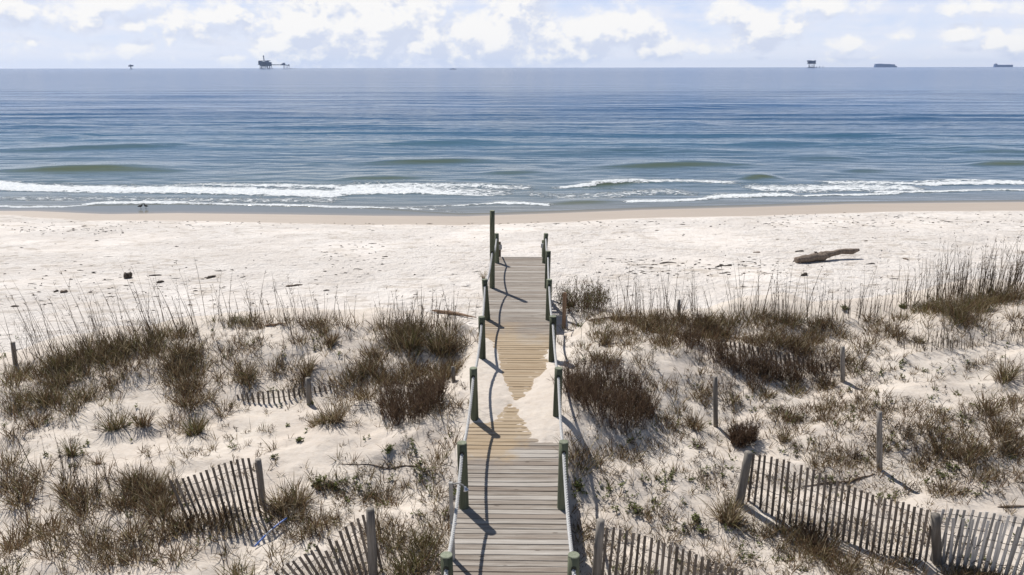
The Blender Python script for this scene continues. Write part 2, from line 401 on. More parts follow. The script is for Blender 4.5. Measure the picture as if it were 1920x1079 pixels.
# ------------------------------------------------------------------ ground sheet
def sand_material():
    m, g, p, out = material('sand')
    P = wpos(g); X, Y, Z = g.sep(P)
    wet = g.attr('wet'); beach = g.attr('beach'); sink = g.attr('lit')
    n1 = g.noise(P, 0.6, 5, 0.55); n2 = g.noise(P, 9, 5, 0.65); n3 = g.noise(P, 90, 3, 0.6)
    c = g.mix(g.rng(n1, 0.3, 0.7), (0.57, 0.50, 0.43), (0.64, 0.575, 0.50))
    c = g.mix(g.rng(n2, 0.35, 0.75, 0, 0.5), c, (0.49, 0.41, 0.33))
    c = g.mix(beach, c, g.mix(g.rng(n1, 0.35, 0.65), (0.675, 0.615, 0.555), (0.73, 0.675, 0.618)))
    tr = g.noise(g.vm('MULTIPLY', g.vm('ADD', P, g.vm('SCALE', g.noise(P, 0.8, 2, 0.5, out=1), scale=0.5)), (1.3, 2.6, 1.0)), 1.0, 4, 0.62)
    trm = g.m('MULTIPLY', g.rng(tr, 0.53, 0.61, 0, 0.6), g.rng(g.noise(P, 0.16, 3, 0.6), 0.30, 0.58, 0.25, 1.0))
    c = g.mix(g.m('MULTIPLY', trm, beach), c, (0.45, 0.385, 0.315))  # footprint shade put into the beach sand colour as darker dashes
    # bits of dark shell and wrack among the footprints
    sp = g.vor(g.vm('MULTIPLY', P, (1.0, 1.0, 0.2)), 5.5)
    spm = g.m('MULTIPLY', g.rng(sp, 0.09, 0.16, 1, 0), g.rng(g.noise(P, 0.35, 3, 0.6), 0.42, 0.62))
    c = g.mix(g.m('MULTIPLY', spm, g.m('MULTIPLY', beach, 0.7)), c, (0.20, 0.16, 0.12))
    fs = g.vor(P, 26); fsm = g.m('MULTIPLY', g.rng(fs, 0.10, 0.17, 0.45, 0), g.rng(n2, 0.54, 0.66))
    c = g.mix(g.m('MULTIPLY', fsm, g.m('SUBTRACT', 1.0, wet)), c, (0.30, 0.24, 0.17))
    wetc = g.mix(g.noise(g.vm('MULTIPLY', P, (0.3, 1.5, 1)), 1.2, 4), (0.40, 0.33, 0.265), (0.46, 0.39, 0.32))
    c = g.mix(wet, c, wetc)
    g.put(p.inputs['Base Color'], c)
    g.put(p.inputs['Roughness'], g.fmix(wet, 0.95, 0.55)); p.inputs['Specular IOR Level'].default_value = 0.25
    # footprints and wheel-churned sand on the beach; wind ripples on the dune
    Q = g.vm('ADD', P, g.vm('SCALE', g.noise(P, 1.3, 3, 0.5, out=1), scale=0.6))
    fp = g.vor(g.vm('MULTIPLY', Q, (0.8, 1.0, 0.3)), 3.0, 'SMOOTH_F1', 1, 0.6, 0.2)
    fp = g.m('MULTIPLY_ADD', g.rng(fp, 0.05, 0.42), 1.0, g.m('MULTIPLY', g.noise(P, 4.5, 5, 0.65), 0.9))
    fpk = g.rng(g.noise(P, 0.22, 3, 0.5), 0.30, 0.60, 0.45, 1.0)
    hb = g.m('MULTIPLY', g.m('MULTIPLY', fp, fpk), g.m('MULTIPLY', beach, 0.22))
    rip = g.noise(g.vm('MULTIPLY', P, (0.8, 1.3, 1)), 7.5, 5, 0.6)
    hd = g.m('MULTIPLY', rip, g.fmix(beach, 0.022, 0.0))
    hw = g.m('MULTIPLY', n3, 0.004)
    h = g.m('MULTIPLY', g.m('ADD', g.m('ADD', hb, hd), hw), g.m('SUBTRACT', 1.0, g.m('MULTIPLY', wet, 0.97)))
    g.put(p.inputs['Normal'], g.bump(h, 1.0, 1.0))
    return m
def build_ground():
    xs = np.concatenate([-np.geomspace(1.3, 900, 230)[::-1], np.arange(-1.27, 1.28, 0.03), np.geomspace(1.3, 900, 230)])
    ys = np.concatenate([[-60, -20, -5], np.arange(1, 6.5, .3), np.arange(6.6, 18, 0.045), np.geomspace(18.05, 52, 260), [56, 62, 75, 100, 200, 500, 1500]])
    X, Y = np.meshgrid(xs, ys)
    Z = np.where(np.abs(X) < 29, 0, 0.0)
    Z = base_terrain(X, Y)
    u = sstep(0.95, 0.74, np.abs(X)); m = (np.abs(X) < 1.4) & (Y < 22.6) & ((Y < 9.5) | (Y >= 18))
    Z = np.where(m, Z*(1-u)+np.minimum(Z, deck_z(Y)-0.12)*u, Z)
    Z = with_drift(X, Y, Z)
    d = waterline(X)-Y + 0.25*fbm(X*0.3, Y*0.3, 3, 51)
    edge = np.interp(X, on_z(np.array([0., 400, 900, 1500, 1900]), np.array([399.] * 5), 0)[:, 0], [2.0, 3.4, 3.8, 4.4, 4.8]) + 0.5*fbm(X*0.35, Y*0, 3, 52)
    wet = 1-sstep(edge-0.35, edge+0.15, d)
    bea = sstep(0.5, 2.6, Y-crest(X))
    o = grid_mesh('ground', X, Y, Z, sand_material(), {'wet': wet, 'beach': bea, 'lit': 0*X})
    tag(o, kind='structure')
build_ground()

# ------------------------------------------------------------------ sea
WAVES = [  # picture polyline of a swell's crest, height (m), breadth (m), strength of the murky green face
 ([(-80,322),(60,319),(200,317),(320,319),(400,324)], .50, 1.5, 1.0),
 ([(-80,282),(100,281),(240,275),(360,271),(470,273)], .42, 2.0, .3),
 ([(620,307),(760,305),(900,301),(980,302)], .32, 1.3, .7),
 ([(520,269),(700,271),(900,266),(1010,270)], .36, 1.8, .15),
 ([(880,325),(960,324),(1040,320)], .2, 1.0, .5),
 ([(1040,316),(1150,313),(1290,309),(1420,309),(1480,313)], .36, 1.3, .8),
 ([(590,337),(680,334),(760,333),(840,331)], .18, .9, .7),
 ([(1370,336),(1430,332),(1480,335)], .28, .8, .9),
 ([(1560,321),(1680,319)], .16, 1.0, .4),
 ([(1790,310),(1860,307),(1990,306)], .36, 1.3, .9),
 ([(1050,350),(1110,347),(1190,341),(1240,340)], .30, .8, .8),
 ([(1000,384),(1080,380),(1180,377)], .14, .5, .8),
 ([(1440,298),(1640,296)], .2, 1.8, .2),([(1770,285),(1990,284)], .3, 2.0, .3),
 ([(-80,240),(90,237),(230,238)], .42, 3.2, 0),([(60,258),(190,256)], .3, 2.6, 0),([(300,243),(560,240),(760,236)], .32, 3.2, 0),
 ([(640,207),(900,212),(1280,203),(1500,196),(2000,189)], .55, 7, 0),([(500,232),(860,244),(1180,240)], .38, 3.4, 0),
 ([(1180,236),(1300,234),(1420,238)], .5, 3.0, 0),([(1340,270),(1560,267)], .3, 2.2, 0),([(1280,186),(1600,190),(2000,187)], .5, 8, 0),
 ([(1640,224),(1800,222)], .35, 3.5, 0),([(0,203),(300,205),(620,212)], .45, 6, 0),([(1460,252),(1700,258),(1860,262)], .36, 2.6, 0),
 ([(-60,290),(160,300),(420,306)], .12, 1.6, .1),([(1500,275),(1760,278),(1990,272)], .2, 2.4, .1),([(900,287),(1200,280),(1500,285)], .22, 2.0, .15)]
FOAM = [  # crest line in the picture, depth towards the sea and towards the shore (m), strength at both ends
 ([(-80,349),(0,349),(40,353),(150,356),(300,357),(450,360),(560,363),(640,366)], 1.5, 1.15, 1.0, .92),
 ([(620,364),(700,362),(800,362),(900,366),(960,364)], 3.4, .5, 1.05, .25),
 ([(270,350),(400,346),(560,349),(640,351)], .9, .8, .2, .62),
 ([(640,351),(760,347),(880,347),(1000,353)], .9, 1.3, .62, .35),
 ([(-80,339),(0,342),(60,350)], .5, .5, .9, .6),
 ([(-80,387),(60,388),(130,387),(170,384)], .28, .25, 1.0, .7),
 ([(150,384),(200,380),(300,380),(360,381)], .35, .55, .8, .9),
 ([(350,381.5),(450,384),(560,386.5),(640,389),(710,390)], .28, .22, .95, .95),
 ([(710,390),(760,392),(820,394),(870,400)], .3, .2, .5, .25),
 ([(740,389),(860,386),(930,381)], .25, .35, .1, .45),
 ([(930,381),(980,381.5),(1030,385)], .45, .35, .85, .7),
 ([(1040,352),(1110,349),(1120,346)], .4, .5, .5, .85),
 ([(1110,346),(1150,344.5),(1195,341)], .3, .55, 1.0, .95),
 ([(1180,342),(1260,339),(1340,341),(1380,343)], .8, .8, .5, .45),
 ([(1175,378),(1260,377),(1340,372)], .3, .4, 1.0, 1.0),
 ([(1335,369),(1400,368),(1490,366)], .8, .5, .9, .85),
 ([(1500,367),(1620,365),(1680,363)], .2, .35, .7, .85),
 ([(1640,361),(1720,360),(1850,357),(1990,355)], .25, .35, .9, .5),
 ([(1720,346),(1800,344),(1860,343),(2000,343)], .9, .7, .75, 1.0),
 ([(1400,352),(1500,354),(1600,351),(1720,352)], 1.5, 1.8, .46, .5),
 ([(1540,342),(1660,343),(1720,345)], .8, .9, .42, .5),
 ([(1700,341),(1800,338),(1900,339)], .4, .6, .3, .5),
 ([(980,362),(1040,368),(1140,366),(1240,358),(1300,362)], 1.2, 1.4, .2, .33),
 ([(0,372),(200,373),(400,376),(640,376)], 1.0, 1.0, .22, .27),
 ([(1060,402),(1120,400),(1200,398)], .1, .12, .5, .3),
 ([(1860,356),(1930,357)], .3, .3, .6, .8)]
def sea_material():
    m, g, p, out = material('sea_water')
    P = wpos(g); X, Y, Z = g.sep(P)
    foam = g.attr('foam'); green = g.attr('green'); calm = g.attr('calm'); shal = g.attr('shallow')
    dist = g.m('MAXIMUM', Y, 1.0); lg = g.m('LOGARITHM', dist, 10.0)   # 1.6 shore .. 4 horizon
    deep = g.ramp(g.rng(lg, 1.6, 4.2, 0, 1, 'LINEAR'),
        [(0.0, (0.180, 0.180, 0.150)), (0.06, (0.110, 0.150, 0.150)), (0.13, (0.045, 0.115, 0.165)), (0.24, (0.014, 0.084, 0.195)), (0.5, (0.010, 0.066, 0.190)), (1.0, (0.02, 0.075, 0.19))])
    patch = g.noise(g.vm('MULTIPLY', P, (0.25, 1.0, 1)), 0.012, 4, 0.5)
    deep = g.mix(g.rng(patch, 0.35, 0.65, 0, 0.4), deep, (0.010, 0.042, 0.105))
    deep = g.mix(green, deep, (0.085, 0.105, 0.050))
    deep = g.mix(shal, deep, (0.30, 0.26, 0.21))
    # foam: lace of bubbles where the mask is thin, solid where it is full
    W = g.vm('MULTIPLY', P, (0.62, 1.0, 1.0))
    Wd = g.vm('ADD', W, g.vm('SCALE', g.noise(W, 1.1, 4, 0.6, out=1), scale=1.0))
    lace = g.vor(Wd, 1.7, 'DISTANCE_TO_EDGE')
    lace2 = g.vor(g.vm('ADD', Wd, (3, 7, 0)), 4.3, 'DISTANCE_TO_EDGE')
    ln = g.m('MINIMUM', g.m('MULTIPLY', lace, 2.4), g.m('MULTIPLY_ADD', lace2, 3.4, 0.10))
    thr = g.m('ADD', ln, g.m('MULTIPLY', g.m('SUBTRACT', g.noise(W, 3.0, 5, 0.7), 0.5), 0.9))
    fm = g.rng(g.m('SUBTRACT', g.m('MULTIPLY', foam, 1.25), thr), 0.02, 0.22)
    fm = g.m('MULTIPLY', fm, g.rng(foam, 0.02, 0.12))
    fcol = g.mix(g.rng(g.noise(P, 7, 4, 0.7), 0.35, 0.65), (0.52, 0.55, 0.56), (0.78, 0.79, 0.79))
    g.put(p.inputs['Base Color'], g.mix(fm, deep, fcol))
    far = g.rng(lg, 1.75, 2.9, 0.0, 1.0, 'LINEAR')
    rough = g.ramp(far, [(0.0, 0.12), (0.4, 0.13), (1.0, 0.16)])
    rough = g.fmix(calm, rough, 0.12)
    g.put(p.inputs['Roughness'], g.fmix(fm, rough, 0.9))
    p.inputs['IOR'].default_value = 1.33
    g.put(p.inputs['Specular IOR Level'], g.fmix(fm, 0.22, 0.15))
    # wavelets, finer near and broader far
    a = g.noise(g.vm('MULTIPLY', P, (0.15, 1.0, 1)), 0.9, 4, 0.55)
    b = g.noise(g.vm('MULTIPLY', P, (0.11, 1.0, 1)), 0.22, 4, 0.55)
    c = g.noise(g.vm('MULTIPLY', P, (0.14, 1.0, 1)), 0.045, 7, 0.60)
    h = g.m('ADD', g.m('MULTIPLY', a, g.fmix(far, 0.10, 0.22)), g.m('ADD', g.m('MULTIPLY', b, g.m('MULTIPLY', g.ramp(far, [(0, .18), (.35, 1.0), (.6, .5), (1, .25)]), 1.1)), g.m('MULTIPLY', c, g.m('MULTIPLY', g.ramp(far, [(0.08, 0.0), (0.34, 1.0), (0.52, .85), (0.75, .6), (1.0, .5)]), 4.6))))
    h = g.m('MULTIPLY', h, g.fmix(calm, 0.52, 0.01))
    h = g.m('ADD', h, g.m('MULTIPLY', fm, g.m('MULTIPLY_ADD', g.noise(P, 6, 3), 0.12, 0.04)))
    g.put(p.inputs['Normal'], g.bump(h, 1.0, 1.0))
    return m
def poly_y(pts, z=0.0):
    a = np.array(pts, float); return on_z(a[:, 0], a[:, 1], z)
def build_sea():
    ys = np.concatenate([np.arange(38, 60, 0.16), np.geomspace(60.2, 420, 430), np.geomspace(424, 11000, 90)])
    s = np.linspace(-1, 1, 420)
    Yg, S = np.meshgrid(ys, s, indexing='ij')
    X = S*(Yg*0.80+14)
    X[-60:] *= 1.6
    Z = np.zeros_like(X); green = np.zeros_like(X)
    for pts, h, b, gr in WAVES:
        w = poly_y(pts); o = np.argsort(w[:, 0]); w = w[o]
        yc = np.interp(X, w[:, 0], w[:, 1])+0.25*b*fbm(X*0.12, X*0, 3, int(h*100+b*10))
        L = w[-1, 0]-w[0, 0]; e = 0.45*L
        h = h*.72; b = b*1.25; k = sstep(w[0, 0], w[0, 0]+e, X)*(1-sstep(w[-1, 0]-e, w[-1, 0], X))
        d = Yg-yc
        prof = np.where(d < 0, np.exp(-(d/(b*0.75))**2), np.exp(-(d/(b*1.9))**2))
        Z += h*k*prof
        green = np.maximum(green, gr*k*np.exp(-((d+0.55*b)/(b*0.75))**2))
    q = Yg + 2.2*fbm(X*0.018, Yg*0.01, 3, 61)*5
    amp = sstep(62, 95, Yg)*(1-sstep(170, 390, Yg))
    Z += amp*(0.11*np.sin(q*2*math.pi/11.0)*(0.5+vnoise(X*0.02, Yg*0.03, 8)+.2)+0.07*np.sin(q*2*math.pi/6.3+1)*(0.5+vnoise(X*0.03, Yg*0.05, 9)))
    off = Yg-waterline(X)
    Z += 0.05*sstep(4, 12, off)*fbm(X*0.5, Yg*1.2, 3, 71)*(1-sstep(100, 200, Yg))
    Z *= sstep(0.3, 5.0, off)
    foam = np.zeros_like(X)
    for k, (pts, fs, bs, i0, i1) in enumerate(FOAM):
        w = poly_y(pts); o = np.argsort(w[:, 0]); w = w[o]
        t = np.clip((X-w[0, 0])/(w[-1, 0]-w[0, 0]), 0, 1)
        yc = np.interp(X, w[:, 0], w[:, 1])+0.22*fbm(X*0.7, X*0+k, 3, 81+k)
        ed = sstep(w[0, 0]-.8, w[0, 0]+.8, X)*(1-sstep(w[-1, 0]-.8, w[-1, 0]+.8, X))
        d = Yg-yc
        pr = np.where(d > 0, np.exp(-np.maximum(d/fs, 0)**1.6), np.exp(-np.maximum(-d/bs, 0)**3.0))
        foam = np.maximum(foam, pr*ed*(i0+(i1-i0)*t))
    calm = 1-sstep(1.2, 2.6, off+0*X)
    sw = poly_y([(-200,388),(100,387),(350,383),(500,386),(700,391),(860,402),(960,400),(1200,392),(1600,381),(2100,376)])
    behind = np.interp(X, sw[:, 0], sw[:, 1])
    calm = np.clip(1-sstep(-.15, .15, Yg-behind), 0, 1)*sstep(8, -2, X)*1.0
    calm = np.maximum(calm, 1-sstep(0.2, .9, off))
    shal = (1-sstep(0.0, 1.0, off))*.7+ (1-sstep(1.0, 6.0, off))*.3
    Z += 0.10*np.clip(foam, 0, 1)*sstep(1.5, 4, off)*(0.7+fbm(X*2, Yg*2, 2, 99))
    o = grid_mesh('sea', X, Yg, Z, sea_material(), {'foam': foam, 'green': green, 'calm': calm, 'shallow': shal})
    tag(o, kind='structure')
build_sea()
# ------------------------------------------------------------------ wood and rope materials
def plank_material():
    m, g, p, out = material('weathered_decking')
    P = wpos(g); t = g.attr('tint'); off = g.m('MULTIPLY', t, 37.0)
    X, Y, Z = g.sep(P)
    v = g.comb(g.m('ADD', X, off), Y, off)
    grain = g.noise(g.vm('MULTIPLY', v, (1.6, 60, 1)), 1.0, 6, 0.65)
    streak = g.noise(g.vm('MULTIPLY', v, (1.3, 22, 1)), 1.0, 6, 0.68, 0.5)
    knot = g.vor(g.vm('MULTIPLY', v, (1.6, 7, 1)), 1.3)
    c = g.ramp(grain, [(0.30, (0.07, 0.056, 0.045)), (0.5, (0.285, 0.248, 0.205)), (0.70, (0.55, 0.52, 0.47))])
    br = g.ramp(streak, [(0.32, (0.10, 0.068, 0.046)), (0.5, (0.27, 0.22, 0.178)), (0.7, (0.46, 0.425, 0.375))])
    c = g.mix(0.5, c, br)
    tr = g.m('FRACT', g.m('MULTIPLY', t, 7.31))
    c = g.mix(g.rng(tr, 0.5, 1.0, 0.0, 0.40), c, (0.60, 0.565, 0.51))          # bleached boards
    c = g.mix(g.rng(g.m('FRACT', g.m('MULTIPLY', t, 3.77)), 0.62, 1.0, 0.0, 0.6), c, (0.17, 0.12, 0.085))      # brown boards
    c = g.mix(g.rng(knot, 0.05, 0.11, 0.8, 0.0), c, (0.07, 0.05, 0.035))
    # boards scoured golden by the blown sand
    w = g.noise(P, 1.6, 4, 0.6)
    gm = g.m('MULTIPLY', g.rng(g.m('ADD', Y, g.m('MULTIPLY_ADD', g.m('SUBTRACT', w, 0.5), 2.6, g.m('MULTIPLY', X, -0.5))), 11.0, 11.5), g.rng(g.m('ADD', Y, g.m('MULTIPLY_ADD', w, 3.0, g.m('MULTIPLY', X, 0.5))), 16.9, 18.2, 1, 0))
    gold = g.mix(streak, (0.27, 0.17, 0.085), (0.50, 0.39, 0.245))
    gold = g.mix(g.rng(grain, 0.55, 0.8, 0, .6), gold, (0.62, 0.54, 0.42))
    c = g.mix(g.m('MULTIPLY', gm, 0.74), c, gold)
    g.put(p.inputs['Base Color'], c); p.inputs['Roughness'].default_value = 0.8
    p.inputs['Specular IOR Level'].default_value = 0.3
    g.put(p.inputs['Normal'], g.bump(g.m('ADD', grain, g.m('MULTIPLY', streak, 0.6)), 1.0, 0.006))
    return m
def pole_material(name, a, b, dark, sc=1.0, rough=0.85):
    m, g, p, out = material(name)
    P = wpos(g); t = g.attr('tint')
    v = g.vm('ADD', g.vm('MULTIPLY', P, (30*sc, 30*sc, 1.6*sc)), g.comb(g.m('MULTIPLY', t, 31.0), 0, 0))
    gr = g.noise(v, 1.0, 6, 0.65); st = g.noise(g.vm('MULTIPLY', P, (8, 8, 0.9)), 1.0, 4, 0.6)
    c = g.mix(g.rng(gr, 0.3, 0.7), a, b)
    c = g.mix(g.rng(st, 0.50, 0.72, 0, 0.7), c, dark)
    br = g.m('MULTIPLY_ADD', t, 0.7, 0.65)
    c = g.vm('SCALE', c, scale=br)
    g.put(p.inputs['Base Color'], c); p.inputs['Roughness'].default_value = rough
    p.inputs['Specular IOR Level'].default_value = 0.25
    g.put(p.inputs['Normal'], g.bump(gr, 1.0, 0.006))
    return m
M_DECK = plank_material()
M_GREEN = pole_material('green_treated_pole', (0.10, 0.112, 0.07), (0.165, 0.175, 0.115), (0.055, 0.055, 0.033))
M_TOP = pole_material('pole_top', (0.17, 0.19, 0.13), (0.26, 0.27, 0.20), (0.15, 0.15, 0.09))
M_GREY = pole_material('grey_weathered_wood', (0.17, 0.15, 0.125), (0.30, 0.27, 0.235), (0.12, 0.10, 0.08))
M_SLAT = pole_material('fence_slat_wood', (0.11, 0.088, 0.07), (0.22, 0.19, 0.16), (0.11, 0.09, 0.07))
M_SLATL = pole_material('pale_slat_wood', (0.30, 0.285, 0.27), (0.50, 0.485, 0.46), (0.20, 0.18, 0.16))
M_BROWN = pole_material('reddish_wood', (0.22, 0.14, 0.09), (0.33, 0.23, 0.16), (0.12, 0.08, 0.05))
M_DRIFT = pole_material('driftwood', (0.13, 0.095, 0.07), (0.27, 0.215, 0.17), (0.10, 0.075, 0.055), 0.5)
M_DARKW = pole_material('dark_driftwood', (0.07, 0.055, 0.045), (0.14, 0.115, 0.09), (0.035, 0.03, 0.025), 0.5)
def plain(name, col, rough=0.6, metal=0.0, var=0.25, sc=4.0):
    m, g, p, out = material(name); P = wpos(g); n = g.noise(P, sc, 4, 0.6)
    c = g.vm('SCALE', g.mix(0.0, col, col), scale=g.rng(n, 0.25, 0.75, 1-var, 1+var))
    g.put(p.inputs['Base Color'], c); p.inputs['Roughness'].default_value = rough; p.inputs['Metallic'].default_value = metal
    return m
M_ROPE = plain('grey_rope', (0.50, 0.49, 0.47), 0.9, 0, 0.2, 60)
M_WIRE = plain('rusty_wire', (0.10, 0.08, 0.065), 0.7, 0.2, 0.3, 20)
M_PIPE = plain('grey_pipe', (0.30, 0.29, 0.27), 0.6, 0.0, 0.25, 8)
M_CHROME = plain('dull_chrome', (0.50, 0.51, 0.53), 0.3, 0.9, 0.1, 20)
M_HOLE = plain('post_hole', (0.03, 0.03, 0.02), 0.95, 0, 0.1, 5)

# ------------------------------------------------------------------ boardwalk
BW = empty('boardwalk', (0, 9.0, 1.6), 'weathered plank boardwalk with rope rails running over the dunes to the beach', 'boardwalk')
def build_boardwalk():
    r = random.Random(5)
    mb = MB(); y = 5.2; pitch = 0.108; k = 0
    while y < 22.35:
        z = float(deck_z(y)); sl = float(deck_z(y+.1)-deck_z(y-.1))/.2
        tint = r.random(); hw = 0.735
        x0 = -hw-0.02+r.uniform(-.012, .012); x1 = hw+0.01+r.uniform(-.012, .012)
        yaw = r.uniform(-.004, .004); dz = r.uniform(-.003, .003); tilt = r.uniform(-.03, .03)
        n = 9; xs = np.linspace(x0, x1, n); w = 0.0985+r.uniform(-.003, .002)
        bow = r.uniform(-.008, .008) if r.random() < .4 else 0; bowz = r.uniform(0, .010) if r.random() < .3 else 0
        V = []
        for x in xs:
            u = x/hw
            cy = y+yaw*x+bow*(1-u*u)+0.0015*math.sin(x*7+k); cz = z+dz+bowz*u*u*u*u
            for (dy, dd) in ((-w/2, -.004), (-w/2+.006, 0), (w/2-.006, 0), (w/2, -.004), (w/2, -.036), (-w/2, -.036)):
                V.append((x, cy+dy, cz+dd+(sl+tilt)*dy))
        F = []
        for i in range(n-1):
            for j in range(6):
                j2 = (j+1) % 6; F.append((i*6+j, (i+1)*6+j, (i+1)*6+j2, i*6+j2))
        F.append(tuple(range(6))); F.append(tuple((n-1)*6+j for j in range(6))[::-1])
        mb.add(V, F, tint)
        y += pitch; k += 1
    mb.build('decking', M_DECK, BW)
    for x in (-0.62, 0.0, 0.62):
        mb = MB()
        ys = np.arange(5.0, 22.3, 0.6)
        for a, b in zip(ys[:-1], ys[1:]):
            mb.beam((x, a, float(deck_z(a))-.13), (x, b+.002, float(deck_z(b))-.13), .045, .17, tint=.3)
        mb.build('stringer', M_GREY, BW)
    mb = MB(); mb.box((0, 22.37, 2.75-.10), (1.5, .04, .19), tint=.4); mb.build('fascia', M_GREY, BW)
    # stairs down to the beach
    mb = MB()
    zt = 2.75; zb = float(base_terrain(np.array(0.0), np.array(24.6)))
    n = 8
    for i in range(1, n):
        mb.box((0, 22.32+i*.30, zt-.02-i*(zt-zb)/n), (1.4, .28, .04), tint=r.random())
    mb.build('stair_treads', M_DECK, BW)
    for x in (-.68, .68):
        mb = MB(); mb.beam((x, 22.3, zt-.13), (x, 24.7, zb-.10), .05, .24, up=(0, 0, 1)); mb.build('stair_stringer', M_GREY, BW)
    # posts: picture position of top and base for each pair
    posts = [((837,1040),None,7.29,-.82),((1076,1040),None,7.29,.86),
        ((866,830),(870,952),9.73,None),((1057,828),(1054,950),9.73,None),
        ((887.5,690),(890,791),12.10,None),((1047.5,690),(1044,790),12.10,None),
        ((903,594),(904.5,677),14.50,None),((1037,593),(1035,680),14.50,None),
        ((908.5,524),(914,600),16.85,None),((1030,524),(1028,600),16.85,None),
        ((923,395),(923,540),19.2,None),((1028,471),(1025.7,539),19.2,None),
        ((931,438),(932,491),21.7,None),((1024,438),(1020.6,491),21.7,None)]
    holes = {-1: [], 1: []}
    for k, (tp, bp, Y, _) in enumerate(posts):
        side = -1 if k % 2 == 0 else 1
        zb_ = float(deck_z(Y))
        T = on_y(tp[0], tp[1], Y)
        if bp is not None:
            B = on_y(bp[0], bp[1], Y); B[2] = zb_
        else: B = np.array([T[0]*0.985+.0, Y, zb_])
        rad = 0.064+r.uniform(-.003, .004)
        d = (T-B)/(T[2]-B[2]); g0 = float(ground(B[0], Y))-0.4
        zl = min(g0, zb_-.5)
        P0 = B+d*(zl-B[2])
        hs = T-d*0.13 if k != 10 else B+d*0.92
        mb = MB(); L = np.linspace(0, 1, 9)
        pts = [P0+(T-d*.012-P0)*t for t in L]
        mb.tube(pts, [rad*(1.06-.08*t) for t in L], 20, tint=r.random(), cap=True, lump=.03, seed=k)
        po = mb.build('post', M_GREEN, BW, smooth=True)
        mb = MB(); mb.tube([T-d*.012, T-d*.004, T], [rad*.985, rad*.965, rad*.90], 20, tint=r.random()); mb.build('post_top', M_TOP, po)
        for s in (-1, 1):
            mb = MB(); c = hs+np.array([0, s*(rad+.001), 0]); mb.tube([c-np.array([0, .004, 0]), c+np.array([0, .004, 0])], [.03, .03], 14); mb.build('rope_hole', M_HOLE, po)
        holes[side].append(hs)
        # bolts through to the stringers
    # lower posts on the stairs
    for (tp, Y, s) in (((935.6,454),23.6,-1),((1019.5,451),23.6,1)):
        T = on_y(tp[0], tp[1], Y); zg = float(base_terrain(np.array(T[0]), np.array(Y)))
        mb = MB(); mb.tube([(T[0], Y, zg-.3), (T[0], Y, T[2]*.5+zg*.5), tuple(T)], [.06, .058, .056], 14, tint=.3)
        mb.build('post', M_BROWN if s < 0 else M_GREEN, BW, smooth=True)
        holes[s].append(T-np.array([0, .0, .10]))
    # near ends carry on past the frame
    for s in (-1, 1):
        H = holes[s]; first = H[0]+(H[0]-H[1])*1.0; first[2] = H[0][2]-.12
        H.insert(0, first)
        T = first+np.array([0, 0, .13]); mb = MB(); mb.tube([(T[0], T[1], .9), tuple(T)], [.067, .064], 14, tint=.5); mb.build('post', M_GREEN, BW, smooth=True)
    # three-strand rope, sagging between the posts
    for s in (-1, 1):
        H = holes[s]; path = []
        for a, b in zip(H[:-1], H[1:]):
            n = max(12, int(np.linalg.norm(b-a)/.02)); t = np.arange(n)/n
            sag = 0.17*np.linalg.norm(b-a)/2.44
            if b is H[-1]: sag = .08
            q = a[None]*(1-t[:, None])+b[None]*t[:, None]
            q[:, 2] -= sag*4*t*(1-t)
            path.append(q)
        path = np.concatenate(path+[H[-1][None]])
        tan = np.gradient(path, axis=0); tan /= np.linalg.norm(tan, axis=1)[:, None]
        L = np.concatenate([[0], np.cumsum(np.linalg.norm(np.diff(path, axis=0), axis=1))])
        u = np.cross(tan, (1, 0, 0)); u /= np.linalg.norm(u, axis=1)[:, None]; v = np.cross(tan, u)
        mb = MB()
        for k in range(3):
            ph = L/0.15*2*math.pi+k*2*math.pi/3
            c = path+0.0125*(np.cos(ph)[:, None]*u+np.sin(ph)[:, None]*v)
            mb.tube(c, 0.0118, 7, tint=.5)
        # turns of rope round the last post
        e = H[-1]
        for j in range(4):
            a = np.linspace(0, 2*math.pi, 18); mb.tube(np.stack([e[0]+.075*np.cos(a), e[1]+.075*np.sin(a), e[2]-.02-j*.035+a*.004], 1), .016, 7, cap=True)
        mb.build('rope', M_ROPE, BW, smooth=True)
build_boardwalk()

# shower pipe beside the walk
def build_shower():
    Y = 8.62; T = on_y(845, 905, Y); g0 = float(ground(T[0]+.0, Y))
    B = on_y(852, 1085, Y); B[2] = g0
    e = empty('outdoor_shower', (B[0], Y, g0), 'slim grey foot shower pipe with a chrome head at the left edge of the boardwalk', 'shower')
    mb = MB(); mb.beam((B[0], Y, g0-.2), tuple(T), .045, .045, tint=.5); mb.build('pole', M_PIPE, e)
    mb = MB(); h = on_y(872, 914, Y-.03)
    a = T-np.array([0, 0, .03]); mid = on_y(862, 907, Y)
    mb.tube([a, a*.3+mid*.7+np.array([0, 0, .01]), (mid+h)/2+np.array([0, 0, .008]), h], [.010, .010, .010, .011], 10); mb.build('shower_arm', M_PIPE, e, smooth=True)
    mb = MB(); d = np.array([.25, -.1, -.75]); d /= np.linalg.norm(d)
    mb.tube([h-d*.01, h+d*.015, h+d*.035, h+d*.045], [.013, .020, .034, .034], 14); mb.build('shower_head', M_CHROME, e, smooth=True)
    mb = MB(); v = on_y(851, 983, Y-.03); mb.tube([v-np.array([.03, 0, 0]), v+np.array([.035, 0, 0])], .016, 10); mb.tube([v+np.array([.02, 0, 0]), v+np.array([.02, -.03, .03])], .008, 8); mb.build('tap', M_CHROME, e, smooth=True)
build_shower()
